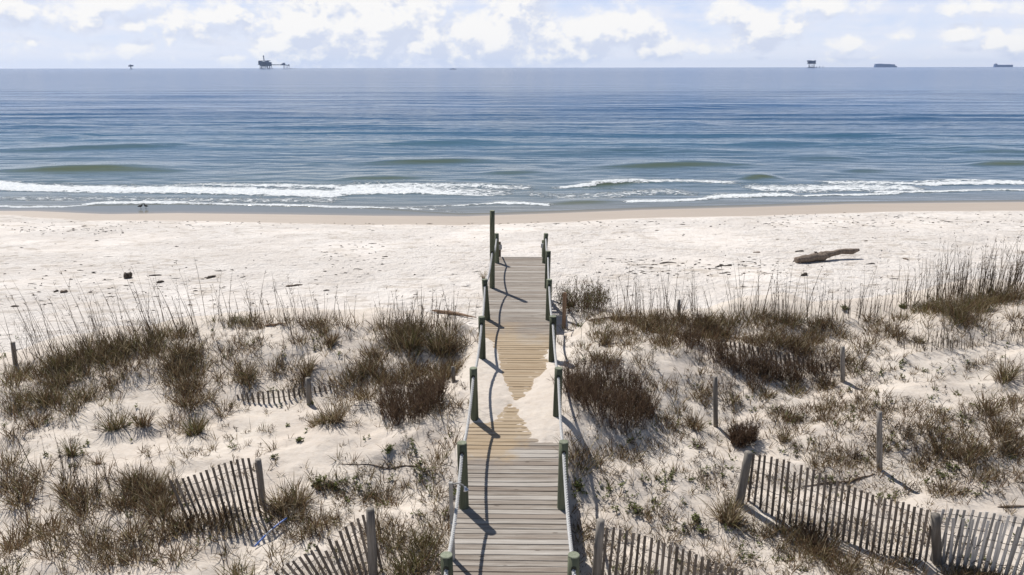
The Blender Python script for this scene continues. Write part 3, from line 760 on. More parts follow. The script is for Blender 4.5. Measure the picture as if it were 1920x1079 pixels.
# ------------------------------------------------------------------ sand fences
def ray_up(tx, ty, base, lean_y=0.0):
    return on_y(tx, ty, base[1]+lean_y)
def interp_px(pts, t):
    a = np.array(pts, float); L = np.concatenate([[0], np.cumsum(np.abs(np.diff(a[:, 0])))]); L /= L[-1]
    return np.interp(t, L, a[:, 0]), np.interp(t, L, a[:, 1])
def fence(label, panels, posts, origin, seed=1):
    """panels: (top polyline, bottom polyline, slats, material, wires, sideways wobble)"""
    r = random.Random(seed)
    o = hit1(*origin); e = empty('sand_fence', tuple(o), label, 'fence')
    for (top, bot, n, mat, wires, wob, bury) in panels:
        mb = MB(); ax, ay = interp_px(top, np.linspace(0, 1, n)); bx, by = interp_px(bot, np.linspace(0, 1, n))
        B = hit(bx, by); As = []; Bs = []
        for i in range(n):
            T = ray_up(ax[i]+r.uniform(-wob, wob), ay[i]+r.uniform(-wob*.8, wob*.8), B[i], r.uniform(-.02, .02))
            if r.random() < .06: T = B[i]+(T-B[i])*r.uniform(.68, .92)
            b = B[i].copy(); d = (T-b)/np.linalg.norm(T-b); b0 = b-d*(bury+r.uniform(0, .05))
            mb.beam(b0, T, .036+r.uniform(-.004, .003), .009, up=(0, 1, r.uniform(-.25, .25)), tint=r.random())
            As.append(T); Bs.append(b0)
        mb.build('slat_panel', mat, e)
        As = np.array(As); Bs = np.array(Bs)
        for f in wires:
            P = Bs+(As-Bs)*f
            Q = []
            for i in range(n):
                Q.append(P[i]+np.array([0, .008 if i % 2 else -.008, r.uniform(-.006, .006)]))
                if i < n-1: Q.append((P[i]+P[i+1])/2+np.array([0, 0, -.006]))
            mb = MB(); mb.tube(np.array(Q), .0042, 6); mb.build('wire', M_WIRE, e)
    for (t, b, rad, mat) in posts:
        B = hit1(*b); T = ray_up(t[0], t[1], B); d = (T-B)/np.linalg.norm(T-B)
        mb = MB(); q = r.random(); L = np.linspace(0, 1, 6)
        mb.tube([B-d*.3+(T-B+d*.3)*s for s in L], [rad*(1.03-.05*s) for s in L[:-1]]+[rad*.93], 14, tint=q, lump=.06, seed=int(t[0])); mb.build('post', mat, e, smooth=True)
    return e
fence('dark slatted sand fence in the grass at left, one post at its right end',
    [([(318,900),(341,897),(380,884),(418,869),(455,859),(478,858)], [(352,975),(372,975),(400,975),(430,972),(470,970),(499,968)], 15, M_SLAT, (.25,.55,.85), 1.2, .1)],
    [((484,862),(493,945),.05,M_GREY)], (420, 972), 2)
fence('slatted sand fence at the bottom edge left of the boardwalk, round post at its right',
    [([(505,1082),(531,1062),(566,1041),(613,1012),(634,998),(656,981),(679,967),(692,960)], [(562,1128),(585,1120),(618,1110),(655,1100),(672,1092),(688,1085),(706,1076),(716,1070)], 18, M_SLAT, (.15,.5,.82), 1.4, .1)],
    [((694,955),(700,1082),.058,M_GREY)], (640, 1110), 3)
fence('slatted sand fence starting just right of the boardwalk, cut by the bottom edge',
    [([(1139,990),(1151,989),(1177,996),(1211,1005),(1247,1018),(1296,1034),(1343,1055),(1392,1071),(1450,1095)], [(1128,1096),(1140,1098),(1168,1104),(1203,1112),(1238,1120),(1288,1130),(1335,1138),(1384,1146),(1440,1155)], 27, M_SLAT, (.2,.5,.8), 1.3, .1)],
    [((1126,976),(1117,1098),.058,M_GREY)], (1250, 1120), 4)
fence('long grey slatted sand fence curving down the right dune, with two round posts',
    [([(1413,851),(1437,855),(1472,863),(1506,874),(1551,892),(1594,911),(1641,929),(1666,936),(1691,942),(1723,953),(1750,958)],
      [(1403,940),(1425,955),(1460,976),(1491,988),(1535,1000),(1575,1012),(1613,1026),(1640,1036),(1668,1042),(1706,1046),(1735,1052)], 31, M_SLAT, (.22,.47,.70,.90), 1.2, .1),
     ([(1770,957),(1790,954),(1825,958),(1863,962),(1905,970),(1960,980)], [(1745,1050),(1763,1056),(1797,1062),(1835,1070),(1872,1078),(1925,1090)], 15, M_SLATL, (.25,.5,.72,.92), 2.4, .1),
     ([(1776,972),(1802,972),(1845,978),(1900,985),(1960,996)], [(1768,1058),(1788,1064),(1822,1070),(1868,1080),(1922,1092)], 13, M_SLATL, (.35,.7), 4.0, .1)],
    [((1404,848),(1386,945),.062,M_GREY),((1754,965),(1757,1057),.062,M_GREY)], (1560, 1010), 5)
fence('nearly buried sand fence on the left dune, short slat ends around one wooden post',
    [([(444,740),(455,738),(483,735),(503,733),(515,732),(560,728),(600,724),(618,722)], [(447,747),(460,754),(488,757),(506,757),(520,755),(562,744),(602,735),(620,731)], 19, M_SLAT, (.7,), .8, .2)],
    [((577,709),(580,757),.05,M_GREY)], (500, 756), 6)
fence('dark sand fence half buried in the reddish scrub on the right dune',
    [([(1352,637),(1375,641),(1400,647),(1425,652),(1455,659),(1490,666),(1525,674),(1556,681)], [(1354,652),(1377,657),(1402,662),(1427,668),(1457,680),(1492,690),(1527,694),(1558,696)], 25, M_SLAT, (.75,), 1.2, .2)],
    [], (1400, 665), 7)

def pole(t, b, rad, label, mat=None, board=False):
    B = hit1(*b); T = ray_up(t[0], t[1], B); d = (T-B)/np.linalg.norm(T-B)
    mb = MB(); L = np.linspace(0, 1, 7)
    if board: mb.beam(B-d*.4, T, rad*2, rad*.8, up=(0, 1, 0), tint=.5)
    else: mb.tube([B-d*.4+(T-B+d*.4)*s for s in L], [rad*(1.04-.06*s) for s in L[:-1]]+[rad*.92], 14, tint=random.Random(int(t[0])).random(), lump=.05, seed=int(t[0]))
    o = mb.build('wooden_post', mat or M_GREY, smooth=not board, origin=B)
    tag(o, label, 'post')
pole((1341,707),(1342,800), .042, 'bare round post on the right dune, standing closest to the boardwalk above the long fence')
pole((1649,772),(1649,881), .045, 'tall bare post standing clear behind the long right-hand sand fence')
pole((1580,650),(1580,716), .042, 'grey post at the right end of the half buried fence in the scrub')
pole((24,642),(29,682), .045, 'short tilted post at the far left edge of the dune crest')
pole((849,688),(851,716), .035, 'little grey post in the grass left of the boardwalk rail')
pole((1059,549),(1057,616), .050, 'weathered flat board post at the right of the boardwalk by the green bush', M_BROWN, True)
pole((1273,562),(1273,590), .040, 'round post end barely above the grass on the right crest')

# ------------------------------------------------------------------ driftwood and litter on the sand
def log_big():
    r = random.Random(3)
    px = [(1492,488),(1503,486.5),(1516,485),(1529,482.5),(1542,481),(1554,477.5),(1563,475),(1578,471.5),(1597,471.5),(1610,469)]
    wid = [5.5, 6.8, 7.4, 8.2, 8.8, 7.0, 5.4, 5.2, 5.8, 2.6]
    base = [hit1(x, y+w) for (x, y), w in zip(px, wid)]
    Y0 = base[3][1]; pts = []; rad = []
    for k, ((x, y), w) in enumerate(zip(px, wid)):
        Y = base[k][1] if k < 5 else base[4][1]+.10*(k-4)
        T = on_y(x, y, Y); pts.append(T); rad.append(w*Y/FPX*1.06)
    for k in range(5): pts[k][2] = max(pts[k][2], base[k][2]+rad[k]*.55)
    pts = np.array(pts); t = np.linspace(0, 9, 46)
    P = np.stack([np.interp(t, range(10), pts[:, i]) for i in range(3)], 1)
    for _ in range(3): P[1:-1] = (P[:-2]+2*P[1:-1]+P[2:])/4
    rr = np.interp(t, range(10), rad)
    mb = MB(); mb.tube(P, rr, 22, tint=.6, lump=.20, seed=4, squash=.9)
    c = pts[0].copy(); e = empty('driftwood_log', (pts[3][0], pts[3][1], base[3][2]), 'large twisted driftwood log lying on the beach at the right, one end raised', 'log')
    lo = mb.build('trunk', M_DRIFT, e, smooth=True)
    mb = MB(); s = P[16]+np.array([0, -.02, rr[16]*.7]); mb.tube([s, s+np.array([-.06, 0, .06]), s+np.array([-.13, 0, .075])], [.05, .035, .015], 8, lump=.3); mb.build('branch_stub', M_DRIFT, e)
    mb = MB(); q = P[0]-(P[1]-P[0])*.15; mb.tube([P[0]+(P[1]-P[0])*.2, q], [rr[0]*.93, rr[0]*.7], 14, lump=.3); mb.build('broken_end', M_DRIFT, e)
log_big()
def stick(px, label, wpx=3, name='driftwood_stick', cat='driftwood', mat=None, lift=.5, lump=.3, seed=1, chunk=1.0):
    pts = hit(*np.array(px, float).T); n = max(4, len(px)*4)
    t = np.linspace(0, len(px)-1, n); P = np.stack([np.interp(t, range(len(px)), pts[:, i]) for i in range(3)], 1)
    rad = wpx*np.linalg.norm(pts.mean(0)-CAM)/FPX/2
    rr = rad*(1-.55*np.abs(np.linspace(-1, 1, n))**3)*(1+.25*np.sin(np.linspace(0, 5, n)+seed))
    P[:, 2] = ground(P[:, 0], P[:, 1])+rad*lift
    r = np.random.RandomState(seed); P[1:-1] += r.randn(n-2, 3)*rad*.25*np.array([1, 1, .3])
    mb = MB(); mb.tube(P, rr, 10, lump=lump, seed=seed, tint=.5, squash=chunk)
    o = mb.build(name, mat or M_DARKW, smooth=True, origin=pts.mean(0)); tag(o, label, cat)
stick([(235,522),(248,521)], 'dark blocky wood chunk on the sand, the tallest on the left of the beach', 10, 'driftwood_chunk', lump=.7, seed=2, chunk=1.2, lift=.7)
stick([(113,550),(127,548)], 'pale brown driftwood lump on the left beach, seen through the sea oats', 6, 'driftwood_chunk', mat=M_DRIFT, seed=3, lump=.6)
stick([(101,549),(109,546)], 'small dark scrap beside the pale driftwood lump', 3.5, seed=4)
stick([(279,518),(303,517)], 'thin dark stick just right of the blocky chunk', 2.6, seed=5)
stick([(294,531),(308,529)], 'short stubby dark piece below the thin stick near the blocky chunk', 4, seed=6)
stick([(387,523),(396,521),(405,519)], 'dark curved driftwood piece alone on the left half of the beach', 5, seed=7)
stick([(536,538),(550,537),(567,535)], 'slender brown stick on open sand left of the boardwalk', 4, mat=M_DRIFT, seed=8)
stick([(1491,473),(1507,472)], 'small flat dark slab behind the big log', 3.4, seed=9)
stick([(1624,496),(1640,495)], 'short straight stick on the sand just right of the big log', 2.4, seed=10)
stick([(1692,485),(1703,488)], 'small brown stick further right of the big log', 3, mat=M_DRIFT, seed=11)
stick([(1502,518),(1512,515)], 'dark scrap of wood in front of the big log behind the grass', 5, seed=12, lump=.7)
stick([(1237,495),(1252,493),(1268,494)], 'dark bent stick on the beach right of the boardwalk, left of the others there', 3, seed=13)
stick([(1341,502),(1353,499),(1372,499)], 'dark forked stick lying mid beach between the boardwalk and the log', 3, seed=14)
stick([(1412,474),(1425,474)], 'tiny flat brown stick high on the sand left of the big log', 2.4, mat=M_BROWN, seed=15)
stick([(717,482),(727,482)], 'tiny brown scrap mid beach left of the boardwalk', 2.4, seed=16)
stick([(606,546),(618,545)], 'thin dark scrap low on the beach behind the left crest', 2.5, seed=17)
stick([(20,576),(36,575)], 'thin stick on the sand at the far left edge', 2.5, seed=18)
stick([(810,586),(822,587),(850,591),(872,595),(893,599)], 'long pale branch lying on the crest just left of the boardwalk', 5, 'fallen_branch', 'branch', M_BROWN, lift=1.4, seed=19)
stick([(498,613),(515,611),(533,609)], 'short fallen branch on the sand of the left crest', 4, 'fallen_branch', 'branch', M_BROWN, lift=1.0, seed=20)
stick([(1077,611),(1105,604),(1130,600),(1165,598),(1200,602)], 'long curved root exposed along the right crest', 4, 'exposed_root', 'root', M_DRIFT, lift=1.2, seed=21)
stick([(635,871),(700,873),(760,874),(790,876)], 'long thin runner stem lying across bare sand left of the boardwalk', 2.2, 'runner_stem', 'stem', M_DRIFT, seed=22, lift=.8)
stick([(1505,913),(1550,906),(1590,905),(1640,890)], 'long thin root running over the sand behind the long fence', 3, 'exposed_root', 'root', M_DRIFT, seed=23, lift=.8)
stick([(1870,952),(1895,951),(1925,950)], 'straight bare stem on the sand at the right edge above the fence', 3, 'runner_stem', 'stem', M_DRIFT, seed=24, lift=.8)
stick([(1065,577),(1078,570)], 'weathered wood offcut in the hollow beside the flat board post', 7, 'wood_offcut', mat=M_DRIFT, seed=25, lift=1)
M_BLUE = plain('blue_plastic', (0.10, 0.20, 0.55), 0.4, 0, 0.2, 12)
M_WHITEP = plain('worn_white_plastic', (0.6, 0.63, 0.68), 0.5, 0, 0.2, 12)
def blue_tube():
    a = hit1(478, 1030); b = hit1(539, 984); a[2] += .04; b[2] += .10
    e = empty('plastic_pipe', tuple(a), 'bright blue plastic pipe lying in the dune grass at the lower left', 'pipe')
    L = np.linspace(0, 1, 10); P = np.array([a+(b-a)*t+np.array([0, 0, .03*math.sin(3*t)]) for t in L])
    mb = MB(); mb.tube(P, .012, 10); mb.build('tube', M_BLUE, e, smooth=True)
    mb = MB(); mb.tube(P[3:6]+np.array([0, 0, .001]), .0135, 10); mb.build('faded_band', M_WHITEP, e, smooth=True)
blue_tube()

# scattered wrack and shell bits
def wrack():
    r = np.random.RandomState(12); V = []; F = []; S = []; T = []; n = 0
    px = []; 
    for _ in range(900):
        k = r.rand()
        if k < .30: px.append((r.uniform(0, 1920), 415+abs(r.randn())*7))
        elif k < .40: px.append((r.uniform(10, 240), 432+r.randn()*4))
        elif k < .55: px.append((r.uniform(1150, 1460)+r.randn()*20, 502+r.randn()*9))
        elif k < .63: px.append((r.uniform(590, 720), 490+r.randn()*26))
        elif k < .75: px.append((r.uniform(1440, 1920), 412+r.randn()*6))
        elif k < .87: px.append((r.uniform(60, 480), 530+r.randn()*22))
        else: px.append((r.uniform(0, 1920), r.uniform(425, 560)))
    px = np.array(px)
    w = [390+16+ (x < 1300)*10 for x in px[:, 0]]
    H = hit(px[:, 0], px[:, 1]); d = waterline(H[:, 0])-H[:, 1]
    mb = MB()
    for h, dd in zip(H, d):
        if dd < 3.0 or h[1] < crest(h[0])+1: continue
        L = r.uniform(.015, .09)*(1 if r.rand() < .85 else 2.2); a = r.uniform(-.5, .5); q = np.array([math.cos(a), math.sin(a), 0])*L
        rr = r.uniform(.006, .022)
        mb.tube([h-q+[0, 0, rr*.4], h+[0, 0, rr*.7], h+q+[0, 0, rr*.4]], [rr*.4, rr, rr*.3], 5, tint=r.rand())
    o = mb.build('beach_wrack', M_DARKW); tag(o, kind='stuff')
wrack()

# ------------------------------------------------------------------ two shore birds at the water's edge
M_BIRD = plain('bird_plumage', (0.055, 0.052, 0.05), 0.8, 0, 0.4, 14)
def bird(px, py, facing, head_down, label):
    o = on_z(px, py, 0.0); o[2] = max(float(ground(o[0], o[1])), 0.0)
    e = empty('shore_bird', tuple(o), label, 'bird', 'shore birds at the waterline')
    c, s = math.cos(facing), math.sin(facing)
    f = lambda a, l, z: np.array([o[0]+a*c-l*s, o[1]+a*s+l*c, o[2]+z])
    hz = .20 if head_down else .31; hx = .17 if head_down else .10
    path = [(-.17, .135, .006), (-.12, .15, .026), (-.06, .165, .052), (0, .17, .064), (.055, .18, .054), (.085, .205, .032),
            (.085+(hx-.085)*.5, (.205+hz)/2, .022), (hx, hz-.008, .027), (hx+.03, hz, .020), (hx+.05, hz-.006, .008), (hx+.10, hz-.02, .003)]
    mb = MB(); mb.tube([f(a, 0, z) for a, z, _ in path], [r for *_, r in path], 12, tint=.5)
    for l in (-.022, .022):
        mb.tube([f(.005, l, .125), f(-.01, l, .07), f(.008, l, .005)], [.007, .0045, .004], 6)
        for t in (-.5, 0, .5): mb.tube([f(.008, l, .006), f(.008+.035*math.cos(t), l+.035*math.sin(t), .003)], [.004, .002], 5)
    mb.build('body', M_BIRD, e, smooth=True)
bird(264, 392, math.radians(20), False, 'dark shore bird at the waterline, the left one, with neck drawn in')
bird(274, 391.5, math.radians(165), False, 'dark shore bird at the waterline, the right one, with neck stretched up')
# ------------------------------------------------------------------ vegetation
def leaf_material(name, stops, trans=0.32):
    m = bpy.data.materials.new(name); m.use_nodes = True; m.node_tree.nodes.clear(); g = NT(m.node_tree)
    out = g.node('ShaderNodeOutputMaterial'); t = g.attr('tint')
    c = g.ramp(t, stops)
    a = g.node('ShaderNodeBsdfDiffuse'); b = g.node('ShaderNodeBsdfTranslucent'); g.put(a.inputs[0], c); g.put(b.inputs[0], c)
    mx = g.node('ShaderNodeMixShader'); mx.inputs[0].default_value = trans
    g.l.new(a.outputs[0], mx.inputs[1]); g.l.new(b.outputs[0], mx.inputs[2]); g.l.new(mx.outputs[0], out.inputs[0])
    return m
M_GRASS = leaf_material('dune_grass_blades', [(0.0, (.060,.042,.028)), (0.22, (.172,.110,.066)), (0.42, (.225,.162,.094)), (0.58, (.145,.128,.060)), (0.72, (.160,.160,.062)), (0.86, (.50,.41,.26)), (1.0, (.36,.30,.22))])
M_SCRUB = leaf_material('reddish_scrub_twigs', [(0.0, (.048,.026,.017)), (0.35, (.125,.082,.056)), (0.6, (.18,.128,.085)), (0.8, (.15,.125,.06)), (1.0, (.28,.20,.13))])
M_OATS = leaf_material('sea_oat_stalks', [(0.0, (.07,.050,.034)), (0.5, (.14,.105,.072)), (0.8, (.22,.175,.125)), (1.0, (.30,.25,.18))], .1)
M_PLANT = leaf_material('low_plant_leaves', [(0.0, (.06,.045,.03)), (0.35, (.12,.085,.055)), (0.6, (.14,.145,.07)), (1.0, (.20,.225,.085))], .3)

class Veg:
    def __init__(s): s.b = []
    def add(s, base, az, lean, L, curve, w, tint, side=None, head=0.0):
        n = len(base); o = np.ones(n)
        s.b.append([np.asarray(base, float)]+[np.asarray(v, float)*o for v in (az, lean, L, curve, w, tint)]+[rs.uniform(0, math.pi, n) if side is None else side*o])
    def arrays(s):
        base = np.concatenate([b[0] for b in s.b]); az, lean, L, cu, w, ti, sd = [np.concatenate([b[i] for b in s.b]) for i in range(1, 8)]
        return base, az, lean, L, cu, w, ti, sd
    def build(s, name, mat, parent=None, origin=None):
        base, az, lean, L, cu, w, ti, sd = s.arrays(); n = len(base)
        ts = (0, .36, .70, 1.0); wf = (1.0, .92, .62, 0)
        dx, dy = np.cos(az), np.sin(az); P = base.copy(); rows = []
        sx, sy = np.cos(sd), np.sin(sd); prev = 0
        for k, t in enumerate(ts):
            if k:
                ph = lean+cu*(t+prev)/2; ds = L*(t-prev)
                P = P+np.stack([dx*np.sin(ph)*ds, dy*np.sin(ph)*ds, np.cos(ph)*ds], 1)
            prev = t
            # the ribbon's breadth stays roughly square to the stalk
            ph = lean+cu*t; tx, ty, tz = dx*np.sin(ph), dy*np.sin(ph), np.cos(ph)
            sv = np.stack([sx, sy, 0*sx], 1); tv = np.stack([tx, ty, tz], 1)
            sv = sv-tv*(sv*tv).sum(1)[:, None]; sv /= np.linalg.norm(sv, axis=1)[:, None]+1e-9
            if k < 3: rows.append(P-sv*(w*wf[k]/2)[:, None]); rows.append(P+sv*(w*wf[k]/2)[:, None])
            else: rows.append(P)
        V = np.stack(rows, 1).reshape(-1, 3)
        i = np.arange(n)*7
        Q = np.stack([np.stack([i, i+1, i+3, i+2], 1), np.stack([i+2, i+3, i+5, i+4], 1)], 1).reshape(-1, 4)
        Tt = np.stack([i+4, i+5, i+6], 1)
        F = np.concatenate([Q.ravel(), Tt.ravel()]); S = np.concatenate([np.full(len(Q), 4), np.full(len(Tt), 3)])
        if parent is not None: V = V-np.array(parent.location)
        return raw_mesh(name, V, F, S, mat, parent, {'tint': np.repeat(ti, 7)}, True, origin)

TB = np.array([.05,.12,.2,.26,.34,.42,.5,.58,.66,.72,.86,.95])
def tints(n, kind):
    p = {'brown': [3,4,6,7,7,7,4,2,1,.5,4,4], 'olive': [2,3,4,5,6,7,6,6,4,2,3.5,3], 'green': [1,1,2,3,3,4,6,8,8,6,2,1], 'straw': [1,2,3,4,5,5,3,2,2,1,9,5], 'grey': [3,4,6,7,7,5,2,1,.5,.2,3,5]}[kind]
    p = np.array(p, float); return np.clip(rs.choice(TB, n, p=p/p.sum())+rs.randn(n)*.03, 0, 1)
def tuft(v, c, h, n, kind='olive', rad=.09, spread=.55, w=.0098, droop=.8):
    a = rs.uniform(0, 2*math.pi, n); rr = rad*np.sqrt(rs.rand(n))
    b = np.stack([c[0]+rr*np.cos(a), c[1]+rr*np.sin(a), 0*a], 1); b[:, 2] = ground(b[:, 0], b[:, 1])-.01
    L = h*rs.uniform(.45, 1.15, n)
    v.add(b, a+rs.randn(n)*.9, np.abs(rs.randn(n))*.30+rr/rad*spread*.5, L, rs.uniform(-.3, droop*1.7, n)*(rs.rand(n)**.6), w*rs.uniform(.7, 1.3, n), tints(n, kind))
def flat_litter(v, c, n, r, kind='brown'):
    a = rs.uniform(0, 6.28, n); b = np.stack([c[0]+r*rs.randn(n)*.5, c[1]+r*rs.randn(n)*.5, 0*a], 1); b[:, 2] = ground(b[:, 0], b[:, 1])+rs.uniform(.0, .04, n)
    v.add(b, a, rs.uniform(1.15, 1.55, n), rs.uniform(.08, .32, n), rs.uniform(-.2, .35, n), .005, tints(n, kind))
def scrub(v, c, h, n, rad=.3, tint=(.2, .6), stemw=.010, up=.45):
    """twiggy bush: stems with side twigs"""
    a = rs.uniform(0, 6.28, n); rr = rad*np.sqrt(rs.rand(n))
    b = np.stack([c[0]+rr*np.cos(a), c[1]+rr*np.sin(a), 0*a], 1); b[:, 2] = ground(b[:, 0], b[:, 1])-.01
    L = h*rs.uniform(.55, 1.1, n); az = a+rs.randn(n)*.8; le = np.abs(rs.randn(n))*up*.6; cu = rs.uniform(-.2, .5, n)
    v.add(b, az, le, L, cu, stemw*.8, rs.uniform(tint[0]*.5, tint[1], n))
    m = 9
    for k in range(m):
        t = rs.uniform(.2, .95, n); ph = le+cu*t/2; s = L*t
        p = b+np.stack([np.cos(az)*np.sin(ph)*s, np.sin(az)*np.sin(ph)*s, np.cos(ph)*s], 1)
        v.add(p, rs.uniform(0, 6.28, n), rs.uniform(.2, 1.1, n), L*rs.uniform(.15, .38, n), rs.uniform(-.6, .4, n), stemw*.62, np.clip(rs.uniform(tint[0], tint[1], n)+rs.randn(n)*.12, 0, 1))
def oat(v, c, h, leanx=-.12, n=1, seed=None):
    b = np.tile(c, (n, 1)).astype(float); b[:, :2] += rs.randn(n, 2)*.05; b[:, 2] = ground(b[:, 0], b[:, 1])-.02
    L = h*rs.uniform(.7, 1.15, n)
    lx = leanx+rs.randn(n)*.07; ly = rs.randn(n)*.06
    az = np.arctan2(ly, lx); le = np.hypot(lx, ly); cu = rs.uniform(0, .28, n)
    ti = rs.uniform(0, .75, n)
    v.add(b, az, le, L, cu, rs.uniform(.0085, .013, n), ti)
    # leaves clasping the stalk, and the remains of the seed head
    for k in range(3):
        t = rs.uniform(.12, .7, n); ph = le+cu*t/2; p = b+np.stack([np.cos(az)*np.sin(ph), np.sin(az)*np.sin(ph), np.cos(ph)], 1)*(L*t)[:, None]
        v.add(p, rs.uniform(0, 6.28, n), rs.uniform(.1, .5, n), L*rs.uniform(.08, .22, n), rs.uniform(.3, 1.2, n), .0055, ti)
    q = rs.rand(n) < .4
    if q.any():
        for k in range(4):
            t = rs.uniform(.84, .98, n); ph = le+cu*t/2; p = b+np.stack([np.cos(az)*np.sin(ph), np.sin(az)*np.sin(ph), np.cos(ph)], 1)*(L*t)[:, None]
            v.add(p[q], rs.uniform(0, 6.28, q.sum()), rs.uniform(.3, .9, q.sum()), rs.uniform(.04, .09, q.sum()), .4, .009, ti[q])
def sprig(v, c, h, n=7, green=.3):
    a = rs.uniform(0, 6.28, n); b = np.tile(c, (n, 1)).astype(float); b[:, :2] += rs.randn(n, 2)*.03; b[:, 2] = ground(b[:, 0], b[:, 1])-.005
    le = rs.uniform(.1, 1.3, n); L = h*rs.uniform(.5, 1.2, n); cu = rs.uniform(-.8, .5, n)
    v.add(b, a, le, L, cu, .006, rs.uniform(0, .35, n))
    gr = rs.rand() < green
    for k in range(5 if gr else 3):
        t = rs.uniform(.3, 1, n); ph = le+cu*t/2; p = b+np.stack([np.cos(a)*np.sin(ph), np.sin(a)*np.sin(ph), np.cos(ph)], 1)*(L*t)[:, None]
        v.add(p, rs.uniform(0, 6.28, n), rs.uniform(.3, 1.5, n), rs.uniform(.025, .055, n) if gr else rs.uniform(.03, .09, n), .5, rs.uniform(.012, .024, n) if gr else rs.uniform(.004, .010, n), rs.uniform(.5, 1, n) if gr else rs.uniform(0, .4, n))

def ok(H): return (np.abs(H[:, 0]) > .83) | (H[:, 1] > 24.5)
def in_ell(cx, cy, rx, ry, dens, per=75.0):
    area = math.pi*rx*ry; z = hit1(cx, cy); ppm = FPX/max(6., float((z-CAM)[1])*math.cos(PITCH)+ (8-z[2])*math.sin(PITCH))
    n = max(1, int(dens*per*area/ppm**2))
    a = rs.uniform(0, 6.28, n); r = np.minimum(np.abs(rs.randn(n))*.62, 1.5)
    x = cx+rx*r*np.cos(a); y = cy+ry*r*np.sin(a)
    H = hit(x, y); return H[ok(H)]
